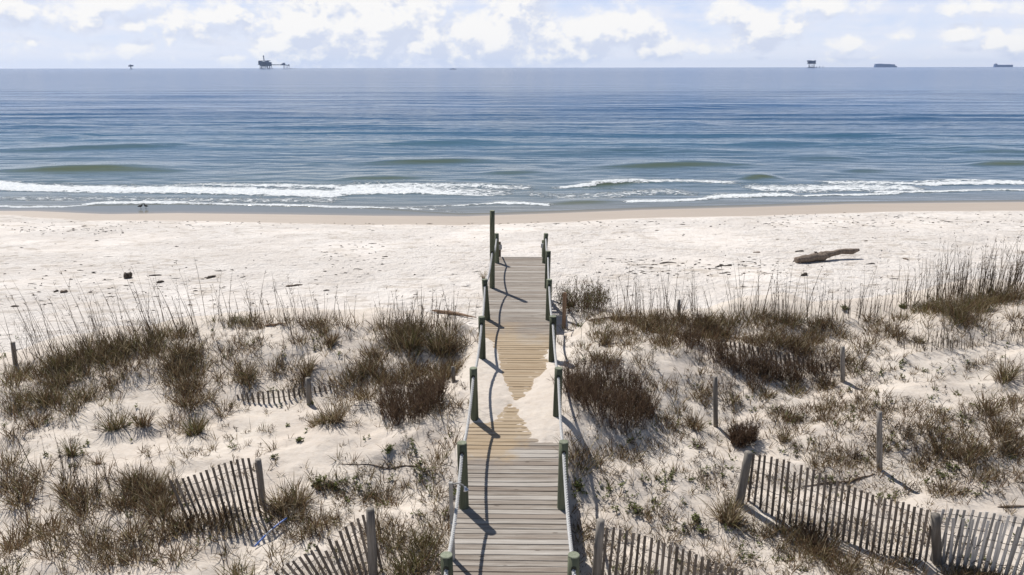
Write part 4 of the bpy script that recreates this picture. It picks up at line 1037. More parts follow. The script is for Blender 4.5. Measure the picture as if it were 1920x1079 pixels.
# (x, y, rx, ry, density, height m, kind) - ground patches where grass stands
G = [
 (40,697,70,20,1.0,.38,'olive'),(110,680,60,22,1.3,.42,'olive'),(175,665,60,24,1.4,.45,'olive'),(235,650,55,22,1.3,.45,'olive'),(290,632,50,16,1.2,.42,'olive'),(335,622,45,14,1.0,.38,'olive'),
 (118,712,34,16,1.3,.42,'olive'),(10,720,26,16,1.0,.38,'olive'),(75,708,50,14,.6,.3,'brown'),
 (345,662,40,24,1.3,.42,'brown'),(335,690,36,22,1.2,.4,'brown'),(372,690,28,20,1.1,.4,'olive'),(348,722,48,24,1.25,.4,'brown'),(352,752,46,20,1.2,.42,'brown'),(378,640,20,12,.5,.3,'brown'),
 (440,602,42,8,1.6,.26,'green'),(470,594,20,6,.8,.25,'olive'),(500,605,30,8,.7,.35,'brown'),(550,606,50,9,.8,.38,'brown'),(600,604,40,9,1.0,.42,'brown'),(650,608,26,10,.8,.4,'brown'),
 (48,748,48,18,1.0,.38,'olive'),(100,752,48,20,1.2,.42,'olive'),(158,744,42,16,1.1,.4,'olive'),(128,772,22,12,1.1,.4,'olive'),(18,765,24,12,.8,.35,'olive'),(190,738,18,8,.8,.35,'olive'),
 (735,632,24,16,1.5,.45,'brown'),(772,640,34,18,1.8,.48,'olive'),(820,650,36,20,1.7,.48,'olive'),(858,652,18,16,1.2,.45,'brown'),(790,618,60,10,1.1,.45,'brown'),(745,610,30,8,1.0,.45,'brown'),
 (690,690,34,16,1.3,.38,'brown'),(722,712,34,16,1.4,.38,'brown'),(757,706,38,16,1.0,.36,'brown'),(830,702,36,14,1.1,.34,'olive'),(800,720,40,12,1.0,.34,'brown'),(660,712,18,14,.8,.35,'olive'),
 (250,905,44,20,1.0,.40,'olive'),(280,915,40,18,1.2,.42,'brown'),(235,948,40,22,1.0,.38,'brown'),(290,955,42,22,1.1,.4,'brown'),(250,1005,44,26,1.1,.4,'brown'),(300,1000,36,22,.8,.36,'brown'),(345,985,30,18,1.3,.38,'brown'),
 (165,960,22,34,.7,.38,'brown'),(172,1020,34,32,.8,.36,'brown'),(95,990,22,30,.8,.38,'brown'),(105,1035,24,22,.6,.34,'brown'),(215,1050,40,18,.6,.32,'brown'),(320,910,26,12,.8,.36,'olive'),(200,900,24,18,.5,.34,'brown'),
 (35,935,26,20,1.2,.42,'brown'),(28,1020,26,24,1.0,.38,'brown'),(14,872,20,14,1.1,.42,'olive'),(12,905,16,18,.8,.4,'brown'),(60,1005,18,20,.5,.34,'brown'),
 (450,1085,40,16,1.2,.36,'green'),(5,1086,24,14,1.0,.35,'green'),(380,1010,40,26,.4,.3,'brown'),(430,1030,34,14,.4,.28,'brown'),
 (598,980,42,15,1.2,.30,'brown'),(560,998,36,14,1.0,.30,'brown'),(530,985,24,12,.6,.26,'brown'),(610,1000,30,10,.6,.25,'brown'),
 (740,1020,38,26,.9,.34,'olive'),(790,1010,30,36,.9,.34,'green'),(760,1062,50,22,1.1,.36,'green'),(740,985,30,12,.6,.28,'brown'),(800,1060,20,20,.9,.34,'olive'),
 (812,880,18,16,.5,.30,'brown'),(815,930,22,24,.6,.30,'brown'),(846,832,16,16,.7,.34,'brown'),(838,800,18,14,.5,.28,'brown'),(862,745,12,20,.4,.24,'brown'),
 (1085,605,26,6,.9,.28,'olive'),(1120,600,30,7,1.2,.30,'olive'),(1160,596,34,10,1.4,.42,'brown'),(1205,606,40,14,1.5,.45,'brown'),(1240,618,26,14,1.3,.42,'brown'),(1235,596,32,10,1.3,.42,'brown'),(1180,624,30,12,.8,.38,'brown'),
 (1320,606,46,12,1.4,.42,'brown'),(1360,600,44,10,1.4,.42,'olive'),(1402,596,30,9,1.1,.4,'brown'),(1275,600,20,10,1.2,.4,'brown'),(1332,625,34,12,.9,.38,'brown'),
 (1445,596,36,9,1.2,.36,'olive'),(1490,598,40,11,1.3,.42,'olive'),(1540,604,40,12,1.1,.42,'brown'),(1520,630,44,14,1.0,.40,'brown'),(1470,640,40,14,1.0,.38,'brown'),(1570,625,28,12,.7,.36,'brown'),(1450,615,50,10,.7,.34,'brown'),
 (1635,600,28,8,1.0,.36,'brown'),(1665,612,26,10,1.0,.38,'brown'),(1690,592,34,7,.9,.32,'olive'),(1625,648,26,12,1.1,.34,'brown'),(1650,622,36,10,.7,.34,'brown'),(1685,628,18,10,.7,.32,'brown'),
 (1735,575,34,8,1.1,.34,'green'),(1765,578,34,12,1.7,.48,'olive'),(1795,585,34,16,1.7,.5,'olive'),(1835,572,40,14,1.6,.48,'olive'),(1870,560,36,12,1.5,.46,'olive'),(1905,554,34,12,1.5,.48,'brown'),(1820,600,30,10,.9,.4,'brown'),
 (1900,592,24,10,.8,.38,'brown'),(1858,612,20,8,.5,.34,'brown'),(1920,620,20,14,.6,.38,'brown'),
 (1380,745,40,12,.6,.28,'olive'),(1440,740,36,12,.8,.28,'olive'),(1500,728,40,12,.9,.3,'olive'),(1560,722,44,12,.8,.3,'brown'),(1620,735,30,12,.5,.26,'brown'),
 (1075,868,18,14,1.3,.40,'brown'),(1092,858,14,12,.9,.36,'brown'),(1122,860,20,12,1.1,.36,'brown'),(1150,848,16,10,.6,.3,'brown'),
 (1432,1000,28,18,1.2,.34,'brown'),(1380,985,24,14,.6,.3,'brown'),(1262,1000,18,12,.7,.3,'brown'),
 (1535,1035,50,22,1.4,.34,'brown'),(1590,1062,40,18,1.1,.32,'brown'),(1490,1010,30,10,.9,.3,'brown'),(1640,1085,50,14,.8,.28,'brown'),(1700,1065,40,8,.7,.22,'brown'),(1850,1085,90,10,1.0,.24,'olive'),(1800,1078,40,10,.8,.2,'green'),
 (1540,775,44,14,.6,.26,'brown'),(1620,872,34,16,.8,.26,'brown'),(1760,805,50,16,.8,.26,'brown'),(1880,800,40,22,.9,.3,'brown'),(1830,842,60,18,.7,.25,'brown'),(1700,910,26,12,.5,.22,'brown'),(1778,915,30,12,.9,.24,'brown'),(1850,890,50,20,.6,.24,'brown'),(1545,835,24,12,.8,.25,'brown'),(1600,800,60,20,.35,.22,'brown'),(1700,790,40,20,.35,.22,'brown'),(1910,880,30,30,.6,.25,'brown'),(1735,860,30,12,.6,.24,'brown'),(1905,745,24,20,.5,.3,'brown'),
 (560,725,40,10,.4,.3,'brown'),(640,745,20,20,.5,.34,'brown'),(470,712,30,12,.7,.34,'brown'),(412,705,18,20,.5,.3,'brown'),(440,640,30,16,.3,.24,'brown'),(535,650,40,16,.2,.26,'brown'),
 (270,680,24,16,.3,.3,'brown'),(225,675,20,12,.3,.3,'brown'),(1205,680,22,12,.5,.28,'brown'),(1240,720,40,16,.35,.26,'brown'),(1090,650,20,20,.4,.26,'brown'),(1275,740,30,20,.3,.24,'brown'),
 (60,900,60,40,.3,.36,'brown'),(150,930,60,60,.3,.38,'brown'),(110,1000,90,50,.32,.36,'brown'),(240,1040,80,30,.35,.34,'brown'),(330,1040,60,24,.35,.32,'brown'),(290,930,70,50,.3,.40,'brown'),(380,985,50,16,.9,.32,'brown'),(440,985,40,12,.7,.28,'brown'),(330,935,30,18,1.1,.38,'brown'),(400,960,40,12,.6,.28,'brown'),
 (690,740,50,22,.6,.34,'brown'),(640,720,30,16,.8,.36,'brown'),(850,690,26,20,1.0,.36,'brown'),(780,690,60,16,.8,.36,'brown'),(830,760,30,24,.6,.3,'brown'),(700,665,40,16,.9,.36,'brown'),(560,640,60,12,.5,.3,'brown'),(520,690,36,14,.6,.32,'brown'),(420,670,30,20,.7,.34,'brown'),(480,640,50,14,.45,.28,'brown'),
 (250,690,50,24,.7,.36,'brown'),(210,720,40,20,.5,.32,'brown'),(160,700,40,16,.7,.36,'olive'),(290,660,30,16,.9,.38,'brown'),(60,790,60,16,.5,.32,'brown'),(30,820,40,18,.5,.34,'brown'),(420,770,20,14,.7,.32,'brown'),(330,790,36,16,.5,.34,'brown'),
 (1350,625,70,16,.9,.36,'brown'),(1250,640,50,18,.8,.34,'brown'),(1420,635,60,12,.9,.34,'brown'),(1500,650,70,16,.9,.34,'brown'),(1600,680,50,24,.5,.3,'brown'),(1130,625,60,10,.8,.3,'brown'),(1180,640,40,14,.7,.32,'brown'),
 (1120,670,60,14,.9,.34,'brown'),(1200,760,50,24,.6,.3,'brown'),(1250,790,40,30,.45,.26,'brown'),(1100,720,30,24,.7,.3,'brown'),(1180,860,40,24,.4,.24,'brown'),(1330,740,40,30,.5,.28,'brown'),
 (1560,760,70,20,.7,.26,'brown'),(1660,760,60,22,.45,.24,'brown'),(1480,780,50,26,.6,.26,'brown'),(1650,840,60,30,.5,.24,'brown'),(1800,850,90,36,.6,.25,'brown'),(1860,770,60,30,.7,.28,'brown'),(1900,830,40,40,.8,.28,'brown'),(1580,850,50,26,.5,.25,'brown'),(1740,780,60,20,.7,.26,'brown'),(1780,920,50,14,.7,.24,'brown'),(1820,820,60,14,.8,.26,'brown'),
 (1470,985,50,14,.8,.28,'brown'),(1540,1005,60,12,.9,.3,'brown'),(1620,1045,60,12,.9,.28,'brown'),(1700,1058,60,10,.8,.24,'brown'),(1860,1078,80,10,1.2,.26,'olive'),(1600,980,60,14,.5,.2,'brown'),(1690,1010,50,16,.4,.2,'brown'),
 (1380,940,30,18,.6,.28,'brown'),(1330,900,40,24,.4,.24,'brown'),(1240,960,60,36,.3,.22,'brown'),(1120,1000,16,30,.9,.30,'brown'),(1090,990,12,26,.9,.3,'olive'),(1320,1060,60,16,.5,.26,'brown'),
 (640,920,60,20,.5,.24,'brown'),(720,930,50,26,.5,.26,'brown'),(700,1000,30,30,.5,.28,'brown'),(830,1000,14,50,.8,.3,'brown'),(820,870,24,30,.6,.28,'brown'),(560,965,40,14,.9,.3,'brown'),(500,1040,40,20,.5,.26,'brown'),
]
def build_grass():
    v = Veg(); lit = Veg()
    for (x, y, rx, ry, dn, h, k) in G:
        if x < 420 and y < 780: dn *= .8
        P = in_ell(x, y+6, rx*1.08, ry*1.05, dn, 54)
        for c in P:
            q = .55+1.1*rs.rand()
            tuft(v, c, h*(.6+.55*rs.rand()), int(23*q), k, rad=.05+.08*q, spread=.8)
        flat_litter(lit, hit1(x, y+ry*.3), int(26*dn*rx*ry/600), max(rx, ry)/110*.9, k if k != 'green' else 'olive')
    # thin scatter over the dunes
    n = 8500; x = rs.uniform(-60, 1980, n); y = rs.uniform(600, 1110, n); H = hit(x, y)
    dn = 0.5+fbm(H[:, 0]*.6, H[:, 1]*.6, 3, 90)+.2*np.where(x > 1060, 1, 0)-.35*np.exp(-((x-1180)/130)**2-((y-900)/70)**2)-.5*np.exp(-((x-630)/200)**2-((y-835)/60)**2)-.3*np.exp(-((x-1860)/90)**2-((y-690)/50)**2)-.3*np.exp(-((x-250)/120)**2-((y-790)/40)**2)
    keep = ok(H) & (H[:, 1] < crest(H[:, 0])+.4) & (rs.rand(n) < np.clip(dn*1.25, .015, 1)*.36)
    for c in H[keep]:
        tuft(v, c, rs.uniform(.07, .30)*(.7+.6*rs.rand()), rs.randint(4, 15), 'brown' if rs.rand() < .75 else 'olive', rad=.04, spread=.9, w=.008)
    tag(v.build('dune_grass', M_GRASS), kind='stuff')
    n = 3200; x = rs.uniform(-60, 1980, n); y = rs.uniform(620, 1110, n); H = hit(x, y); H = H[ok(H) & (rs.rand(n) < .45+fbm(H[:, 0]*.7, H[:, 1]*.7, 3, 93))]
    a = rs.uniform(0, 6.28, len(H)); H[:, 2] += .008
    lit.add(H, a, rs.uniform(1.3, 1.56, len(H)), rs.uniform(.06, .4, len(H)), rs.uniform(-.1, .15, len(H)), .0045, tints(len(H), 'brown'))
    tag(lit.build('dead_grass_litter', M_GRASS), kind='stuff')
build_grass()
OATS = [ # x, y, rx, ry, count, height, lean
 (120,670,80,18,34,1.15,-.20),(230,645,70,16,40,1.25,-.18),(320,620,50,12,26,1.1,-.12),(60,690,50,14,10,1.1,-.12),(430,600,60,8,14,1.1,-.02),(500,602,40,6,14,.9,-.05),(600,600,60,8,22,.75,0),
 (760,612,50,10,46,.8,.02),(810,618,46,12,44,.8,.05),(850,600,40,10,10,1.0,.03),(560,606,30,6,12,.95,-.1),(480,640,80,20,8,.7,-.1),
 (1160,592,50,8,26,1.15,-.08),(1215,596,44,8,26,1.15,-.04),(1270,590,44,8,14,1.2,-.02),(1340,590,50,8,18,1.15,-.12),(1400,586,30,6,12,1.0,.02),(1440,590,30,6,12,1.0,.05),
 (1480,592,36,6,32,1.1,-.05),(1530,598,30,6,18,1.0,0),(1570,600,40,8,22,1.15,-.02),(1630,594,34,6,22,1.15,-.02),(1680,580,40,6,18,1.0,0),
 (1720,570,30,6,18,1.1,-.02),(1770,562,40,8,60,1.2,-.05),(1820,556,40,8,66,1.15,0),(1870,548,34,8,60,1.15,0),(1910,542,30,8,56,1.2,.05),
 (1755,652,34,10,44,.55,-.05),(1800,652,24,8,26,.5,-.05),(1705,650,20,8,22,.5,-.1),(1880,640,40,14,26,.7,-.02),(1900,720,30,16,10,.8,-.1),
 (1130,650,20,8,8,.5,0),(1205,680,20,8,12,.4,0),(1400,740,60,20,8,.5,-.1),(360,640,40,16,12,.8,-.1),(150,720,60,10,8,.9,-.1),
 (130,905,20,30,16,.6,.05),(200,930,60,40,14,.6,0),(60,860,40,30,8,.7,0),(900,590,20,6,3,.8,.3),(1280,578,14,4,12,.55,.25),(1065,640,30,20,8,.35,0)]
def build_oats():
    v = Veg()
    for (x, y, rx, ry, n, h, lx) in OATS:
        n = int(n*1.25); h *= 1.3 if x < 500 else 1.05
        X = x+rx*rs.uniform(-1, 1, n); Y = y+ry*rs.randn(n)*.5; H = hit(X, Y); H = H[ok(H)]
        for c in H: oat(v, c, h*rs.uniform(.35, 1.15), lx)
    tag(v.build('sea_oats', M_OATS), kind='stuff')
build_oats()
SCR = [ # reddish dead scrub too tangled to count
 (1265,628,30,10,.8,.30),(1300,640,40,14,1.3,.35),(1340,665,44,16,1.4,.38),(1385,685,48,18,1.5,.4),(1430,700,52,18,1.6,.42),(1480,706,46,16,1.4,.4),(1530,700,40,16,1.1,.36),(1410,722,50,10,1.1,.32),
 (1290,662,20,10,.6,.28),(1500,668,60,12,.9,.3),(1440,660,50,10,.9,.3),(1560,690,30,14,.7,.3),
 (1535,1020,46,16,.9,.28),(600,985,34,10,.8,.22),(345,972,24,14,.9,.28),(270,930,44,20,.6,.28)]
def build_scrub():
    v = Veg()
    for (x, y, rx, ry, dn, h) in SCR:
        for c in in_ell(x, y+4, rx, ry, dn, 34): scrub(v, c, h*rs.uniform(.6, 1.2), 15, rad=.15)
    tag(v.build('dune_scrub', M_SCRUB), kind='stuff')
build_scrub()
LOW = [ # low creeping plants: x, y, rx, ry, density, share of green
 (650,912,70,26,1.0,.45),(740,880,60,26,.5,.3),(600,905,26,10,1.3,.7),(690,935,46,14,.7,.35),(800,900,30,46,.8,.3),(770,835,50,20,.35,.2),(850,930,16,50,.7,.3),
 (1255,900,70,40,.45,.3),(1190,960,60,40,.5,.6),(1330,880,46,40,.6,.2),(1300,990,60,40,.45,.4),(1400,1040,60,30,.5,.3),(1140,930,16,26,.8,.8),(1085,925,14,18,.8,.8),(1210,810,60,30,.3,.1),(1310,840,40,30,.6,.15),
 (1500,790,60,30,.8,.15),(1600,770,60,24,.6,.2),(1700,820,60,36,.8,.15),(1800,790,60,30,.9,.2),(1880,850,50,40,1.0,.2),(1780,880,60,36,.8,.2),(1600,860,50,30,.8,.15),(1500,850,46,22,.9,.25),(1560,905,60,24,.5,.15),(1690,930,60,24,.5,.2),(1860,930,60,20,.6,.2),(1900,760,30,30,.8,.15),
 (1640,1000,60,16,.9,.2),(1560,985,30,10,.7,.2),(1740,1010,30,30,.5,.2),(1460,1040,30,20,.4,.3),(1820,1060,60,16,1.0,.5),(1690,1080,60,10,.6,.2),
 (1720,690,50,26,.35,.4),(1650,700,40,20,.5,.2),(1580,745,60,16,.7,.15),(1450,770,60,20,.6,.1),(1350,760,40,20,.5,.1),(1140,620,60,12,.8,.3),(1120,800,40,26,.4,.1),
 (440,830,40,26,.25,.4),(500,860,60,20,.15,.3),(60,800,50,20,.3,.1),(330,830,60,20,.15,.2),(620,660,60,20,.2,.1),(430,660,50,30,.3,.1),(520,700,50,14,.5,.1),(700,770,40,24,.5,.15),(830,760,30,30,.6,.15),(860,700,14,30,.6,.1),
 (430,960,50,30,.5,.15),(450,1010,50,30,.4,.15),(300,1060,80,16,.3,.2),(130,860,40,30,.3,.1),(1080,690,16,40,.5,.1),(1100,760,20,30,.4,.1),(1230,640,40,14,.5,.1),(1860,680,50,30,.15,.3),(1780,700,30,20,.2,.3),(630,1045,60,20,.4,.4)]
def build_low():
    v = Veg()
    for (x, y, rx, ry, dn, gr) in LOW:
        for c in in_ell(x, y, rx, ry, dn, 56): sprig(v, c, rs.uniform(.05, .17), rs.randint(3, 8), gr)
    n = 3200; x = rs.uniform(-60, 1980, n); y = rs.uniform(615, 1110, n); H = hit(x, y)
    dn = .35+fbm(H[:, 0]*.8+4, H[:, 1]*.8, 3, 95)+.3*np.where(x > 1060, 1, 0)
    for c in H[ok(H) & (rs.rand(n) < np.clip(dn, .05, 1)*.6)]: sprig(v, c, rs.uniform(.03, .11), rs.randint(2, 6), .15)
    tag(v.build('low_dune_plants', M_PLANT), kind='stuff')
build_low()
# plants that stand apart: each a thing
def grass_thing(x, y, h, n, kind, rad, label, w=.0095, droop=.9, spread=.7, extra=None):
    c = hit1(x, y); v = Veg(); k = max(1, int(rad/.12)**2)
    for i in range(k+1):
        a = rs.uniform(0, 6.28); r = rad*.7*math.sqrt(rs.rand()); cc = c+np.array([r*math.cos(a), r*math.sin(a), 0]); 
        if abs(cc[0]) > .83 : tuft(v, cc, h*rs.uniform(.8, 1.05), int(.7*n/(k+1))+4, kind, rad*.55, spread, w, droop)
    o = v.build('grass_tuft', M_GRASS, origin=c); tag(o, label, 'grass')
def scrub_thing(x, y, h, n, rad, label, tint=(.2, .6), mat=None, name='shrub', green=False, up=.5):
    c = hit1(x, y); v = Veg(); scrub(v, c, h, n, rad, tint, .0105, up)
    o = v.build(name, mat or M_SCRUB, origin=c); tag(o, label, 'shrub')
T = [
 (213,806,.46,260,'olive',.16,'upright olive tuft alone on pale left dune sand, left one of a pair'),
 (268,798,.42,200,'brown',.15,'browner tuft alone on pale left dune sand, right one of a pair'),
 (372,812,.46,300,'green',.20,'greenish tuft below the tall brown mass, right of the pair on the left dune'),
 (455,712,.42,340,'olive',.24,'round olive tuft left of the nearly buried fence'),
 (565,708,.44,320,'brown',.20,'dark tuft right behind the wooden post of the nearly buried fence'),
 (622,792,.52,360,'straw',.20,'yellowish drooping tuft below and right of the nearly buried fence'),
 (588,800,.30,200,'brown',.20,'low brown tuft bent to the left at the foot of the yellowish drooping one'),
 (545,952,.46,460,'straw',.20,'big fountain shaped tuft right of the fence post at the lower left'),
 (524,962,.34,200,'brown',.22,'dark low tuft tucked between that fence post and the big fountain tuft'),
 (1356,972,.46,420,'straw',.20,'pale fountain tuft at the foot of the leaning post of the long right fence'),
 (1892,715,.50,260,'olive',.22,'tall tuft near the right edge on bare sand below the right crest'),
 (622,645,.42,180,'brown',.10,'narrow upright tuft on the bare slope left of the big dark crest clump'),
 (606,628,.30,90,'brown',.08,'small tuft just up and left of the narrow upright one'),
 (195,682,.40,110,'brown',.08,'narrow dark tuft on the inner face of the left crest'),
 (215,685,.30,70,'brown',.07,'smaller thin tuft beside the narrow dark one on the left crest face'),
 (133,852,.40,120,'green',.06,'slim green tuft standing over open sand at the left'),
 (182,873,.32,70,'brown',.06,'slim brown tuft a step right of the slim green one'),
 (1133,645,.36,160,'brown',.10,'small upright tuft on the slope right of the boardwalk under the crest'),
 (1303,798,.36,220,'brown',.16,'dark tuft left of the bare round post on the right dune'),
 (1468,828,.30,120,'olive',.10,'small tuft behind the left part of the long fence'),
 (908,522,.42,60,'straw',.08,'sparse straw tuft against the left rail near the tall post of the boardwalk'),
 (1722,642,.28,70,'green',.08,'little green plant on the bare right slope, upper one of two'),
 (122,930,.50,150,'brown',.09,'tall thin brown tuft standing among the scrub at the lower left'),
]
for a in T: grass_thing(*a)
scrub_thing(1140,762,.52,800,.78,'large round reddish brown shrub right of the boardwalk')
scrub_thing(775,772,.52,560,.55,'large tangled reddish brown shrub left of the boardwalk below the crest clump')
scrub_thing(1392,830,.36,260,.20,'compact grey brown shrub right of the bare round post on the right dune', (.1,.5))
def green_bush():
    c = hit1(1092, 582); v = Veg(); scrub(v, c, .85, 230, .62, (.1, .5), .011, 1.0)
    base, az, le, L, cu, w, ti, sd = v.arrays(); n = len(base); idx = rs.randint(0, n, 2600)
    t = rs.uniform(.3, 1, 2600); ph = le[idx]+cu[idx]*t/2
    p = base[idx]+np.stack([np.cos(az[idx])*np.sin(ph), np.sin(az[idx])*np.sin(ph), np.cos(ph)], 1)*(L[idx]*t)[:, None]
    e = empty('beach_bush', tuple(c), 'spreading green brown bush right against the boardwalk near its sea end', 'shrub')
    v.build('stems', M_SCRUB, e)
    lf = Veg(); lf.add(p, rs.uniform(0, 6.28, 2600), rs.uniform(.2, 1.3, 2600), rs.uniform(.03, .065, 2600), .4, rs.uniform(.012, .022, 2600), rs.uniform(.3, .8, 2600))
    lf.build('leaves', M_PLANT, e)
green_bush()
def herb(x, y, r, n, label):
    c = hit1(x, y); v = Veg()
    for i in range(n): sprig(v, c+np.array([rs.randn()*r*.10, rs.randn()*r*.10, 0]), rs.uniform(.05, .10), 4, 1.1)
    tag(v.build('green_herb', M_PLANT, origin=c), label, 'plant')
herb(561,828,.08,5,'small leafy plant alone on bare sand, in front of the shrub left of the boardwalk')
herb(596,913,.16,8,'leafy green plant clump behind the big fountain tuft, left one')
herb(624,912,.10,4,'leafy green plant just right of the green clump behind the big fountain tuft')
herb(1087,917,.12,9,'bright green plant on the sand right of the boardwalk rail')
herb(1307,977,.10,6,'dark green rosette plant between the boardwalk and the pale fountain tuft')
herb(1692,578,.16,12,'bright green creeping plant on the sand of the right crest')
herb(1585,580,.14,8,'tiny green patch on the crest straight behind the half buried fence')
herb(729,845,.10,6,'small green plant on bare sand closest to the left rail')
# ------------------------------------------------------------------ offshore: platforms and ships near the horizon
M_RIG = plain('blue_grey_steel', (0.030, 0.05, 0.11), 0.7, 0.0, 0.35, 0.05)
M_RIG2 = plain('pale_steel', (0.10, 0.12, 0.17), 0.7, 0.0, 0.3, 0.05)
M_SHIP = plain('ship_paint', (0.09, 0.15, 0.29), 0.6, 0.0, 0.2, 0.02)
M_SHIP2 = plain('ship_upper_paint', (0.15, 0.19, 0.28), 0.6, 0.0, 0.2, 0.02)
M_RUST = plain('rusty_steel', (0.12, 0.075, 0.06), 0.8, 0.0, 0.3, 0.05)
class Far:
    """places things by picture offset at one distance: u right (px), v up (px) from an anchor at the sea surface"""
    def __init__(s, px, D, name, label, cat, yh):
        s.k = D/FPX; a = on_y(px, 200, D); s.o = np.array([a[0], D, 0.0]); s.yh = yh
        s.e = empty(name, tuple(s.o), label, cat); s.mb = None
    def P(s, u, v, w=0): return s.o+np.array([u*s.k, w*s.k, v*s.k])
    def new(s): s.mb = MB()
    def box(s, u0, u1, v0, v1, d=3.0, w=0): s.mb.box(s.P((u0+u1)/2, (v0+v1)/2, w), (abs(u1-u0)*s.k, d*s.k, abs(v1-v0)*s.k))
    def bar(s, a, b, r=.25, wa=0, wb=None): s.mb.tube([s.P(*a, wa), s.P(*b, wa if wb is None else wb)], r*s.k, 6)
    def done(s, name, mat): s.mb.build(name, mat, s.e)
D0 = 4600
# main production platform: anchor x 520, sea level at picture y ~127.8
f = Far(492, D0, 'oil_platform', 'large offshore oil platform with a tall flare mast and a bridge to a smaller deck', 'oil platform', 127.8)
f.new(); f.box(0, 22, 7.2, 8.2, 14); f.box(1, 21.5, 11, 11.7, 13); f.box(1.5, 20, 14.2, 14.8, 12); f.done('deck', M_RIG)
f.new()
for (a, b, c, d) in ((.5,6,8.2,13.6),(6.5,12,8.2,13.2),(12.5,17.5,8.2,14),(17.8,22,7.6,12.2),(3,8,5.2,7.2),(9,14,4.4,7.2),(15,21,5.0,7.2),(1,4.5,13,14.6),(8,11,14,14.9),(16,19,14,15.2)): f.box(a, b, c, d, 9)
f.done('modules', M_RIG)
for u in (3.2, 5.8, 8.5, 13.6, 17.5, 21.5):
    for w in (-5, 5):
        f.new(); f.bar((u-.2, -1), (u+.2 if u < 12 else u-.3, 7.5), .42, w); f.done('leg', M_RIG)
f.new()
for a, b in (((3,0),(8,5)),((8,0),(3,5)),((13.5,1),(18,6)),((18,1),(13.5,6)),((18,0),(22,4)),((3,2.2),(23,1.8))): f.bar(a, b, .25, -5)
f.done('bracing', M_RIG)
f.new(); f.bar((9.4, 14), (9.1, 23.6), .3, -.5); f.bar((10.4, 14), (9.8, 23.6), .3, .5); f.bar((9.8, 14), (9.4, 23.6), .3, .8)
for v in range(15, 24, 1): f.bar((9.3, v), (10.1, v+.9), .14)
f.box(8.6, 10.4, 21.5, 23.6, 1.6); f.done('flare_mast', M_RIG)
f.new(); f.bar((22, 8.2), (41, 7.9), .35, -1); f.bar((22, 6.9), (41, 7.0), .35, -1); f.bar((22, 8.2), (41, 7.9), .3, 1); f.bar((22, 6.9), (41, 7.0), .3, 1)
for u in range(22, 41, 2): f.bar((u, 6.9), (u+1, 8.1), .18, -1); f.bar((u+1, 8.1), (u+2, 6.9), .18, -1)
f.done('bridge', M_RIG)
f.new(); f.box(40, 48.5, 6.6, 7.6, 8); f.box(42, 47.5, 7.6, 9.6, 6); f.box(44, 47, 9.4, 10.8, 4); f.box(48.5, 55, 6.3, 7.4, 5); f.box(54, 55.2, 5, 8.2, 2); f.done('satellite_deck', M_RIG)
for u in (44.8, 46.6, 49.5, 52, 54.6):
    f.new(); f.bar((u, -1), (u, 7), .35, 0); f.done('leg', M_RIG)
for u in (25, 57.6, 60.5, 66):
    g_ = Far(492+u, D0+60, 'piling', {25: 'low mooring dolphin just right of the big platform legs', 57.6: 'piling right of the smaller platform deck, nearest it', 60.5: 'middle lone piling right of the platform', 66: 'farthest lone piling right of the platform'}[u], 'piling', 127)
    g_.new(); g_.bar((0, -1), (0, 1.6 if u > 50 else 1.0), .45); g_.box(-.7, .7, 1.0, 1.5, 1.4); g_.done('pile', M_RIG)
# small wellhead on the left
f = Far(254, D0, 'wellhead_platform', 'small spindly wellhead platform on the left of the horizon', 'oil platform', 128)
f.new(); f.bar((.6, -1), (-.2, 5.5), .55); f.bar((1.8, -1), (.4, 5), .35); f.bar((3.4, -1), (3.3, 1.2), .3); f.done('leg', M_RIG)
f.new(); f.box(-3, 2.4, 4.6, 5.4, 4); f.box(-3, -1.2, 5.4, 7.2, 3); f.box(-.4, 2.0, 5.4, 7.6, 3); f.done('deck', M_RIG)
f.new(); f.bar((-.4, 6), (-.6, 9.2), .35); f.bar((-.6, 9.0), (2.0, 6.6), .3); f.done('crane', M_RIG)
f.new(); f.box(3, 5.2, 5.2, 7.6, 2); f.bar((2, 5.2), (4, 5.4), .25); f.done('boat_landing', M_RIG2)
# platform on the right
f = Far(1514, D0, 'jack_up_platform', 'boxy dark oil platform on slim legs, right side of the horizon', 'oil platform', 127)
f.new(); f.box(-7, 7, 7.4, 8.4, 8); f.box(-6, 2, 8.4, 11, 7); f.box(-7.5, -1, 11.2, 13.4, 7); f.box(-4, 3, 11, 12.8, 6); f.box(3.4, 6.6, 8.4, 12.6, 5); f.box(5, 7, 11.8, 13.6, 3); f.done('modules', M_RIG)
for u in (-4.6, -3.2, 1.6, 4.2, 6.2):
    f.new(); f.bar((u, -1), (u, 7.6), .32, 2 if u > 0 else -2); f.done('leg', M_RIG)
f.new(); f.bar((-5, 5.5), (-3, 2.2), .4); f.bar((-4.6, 2), (2, 2), .3); f.bar((1.6, 1), (6.2, 5), .22); f.bar((6.2, 1), (1.6, 5), .22); f.box(-5, 6.5, 0.8, 2.0, 4); f.done('bracing', M_RIG)
for u, l in ((9, 'squat piling close by the right of the boxy platform'), (14.5, 'slim upright piling right of the boxy platform'), (20.8, 'outermost piling right of the boxy platform')):
    g_ = Far(1515+u, D0+40, 'piling', l, 'piling', 127); g_.new(); g_.bar((0, -1), (0, 3.6 if u > 10 else 2.6), .5 if u > 10 else .9); g_.box(-.6, .6, 2.2, 2.7, 1.2); g_.done('pile', M_RIG)
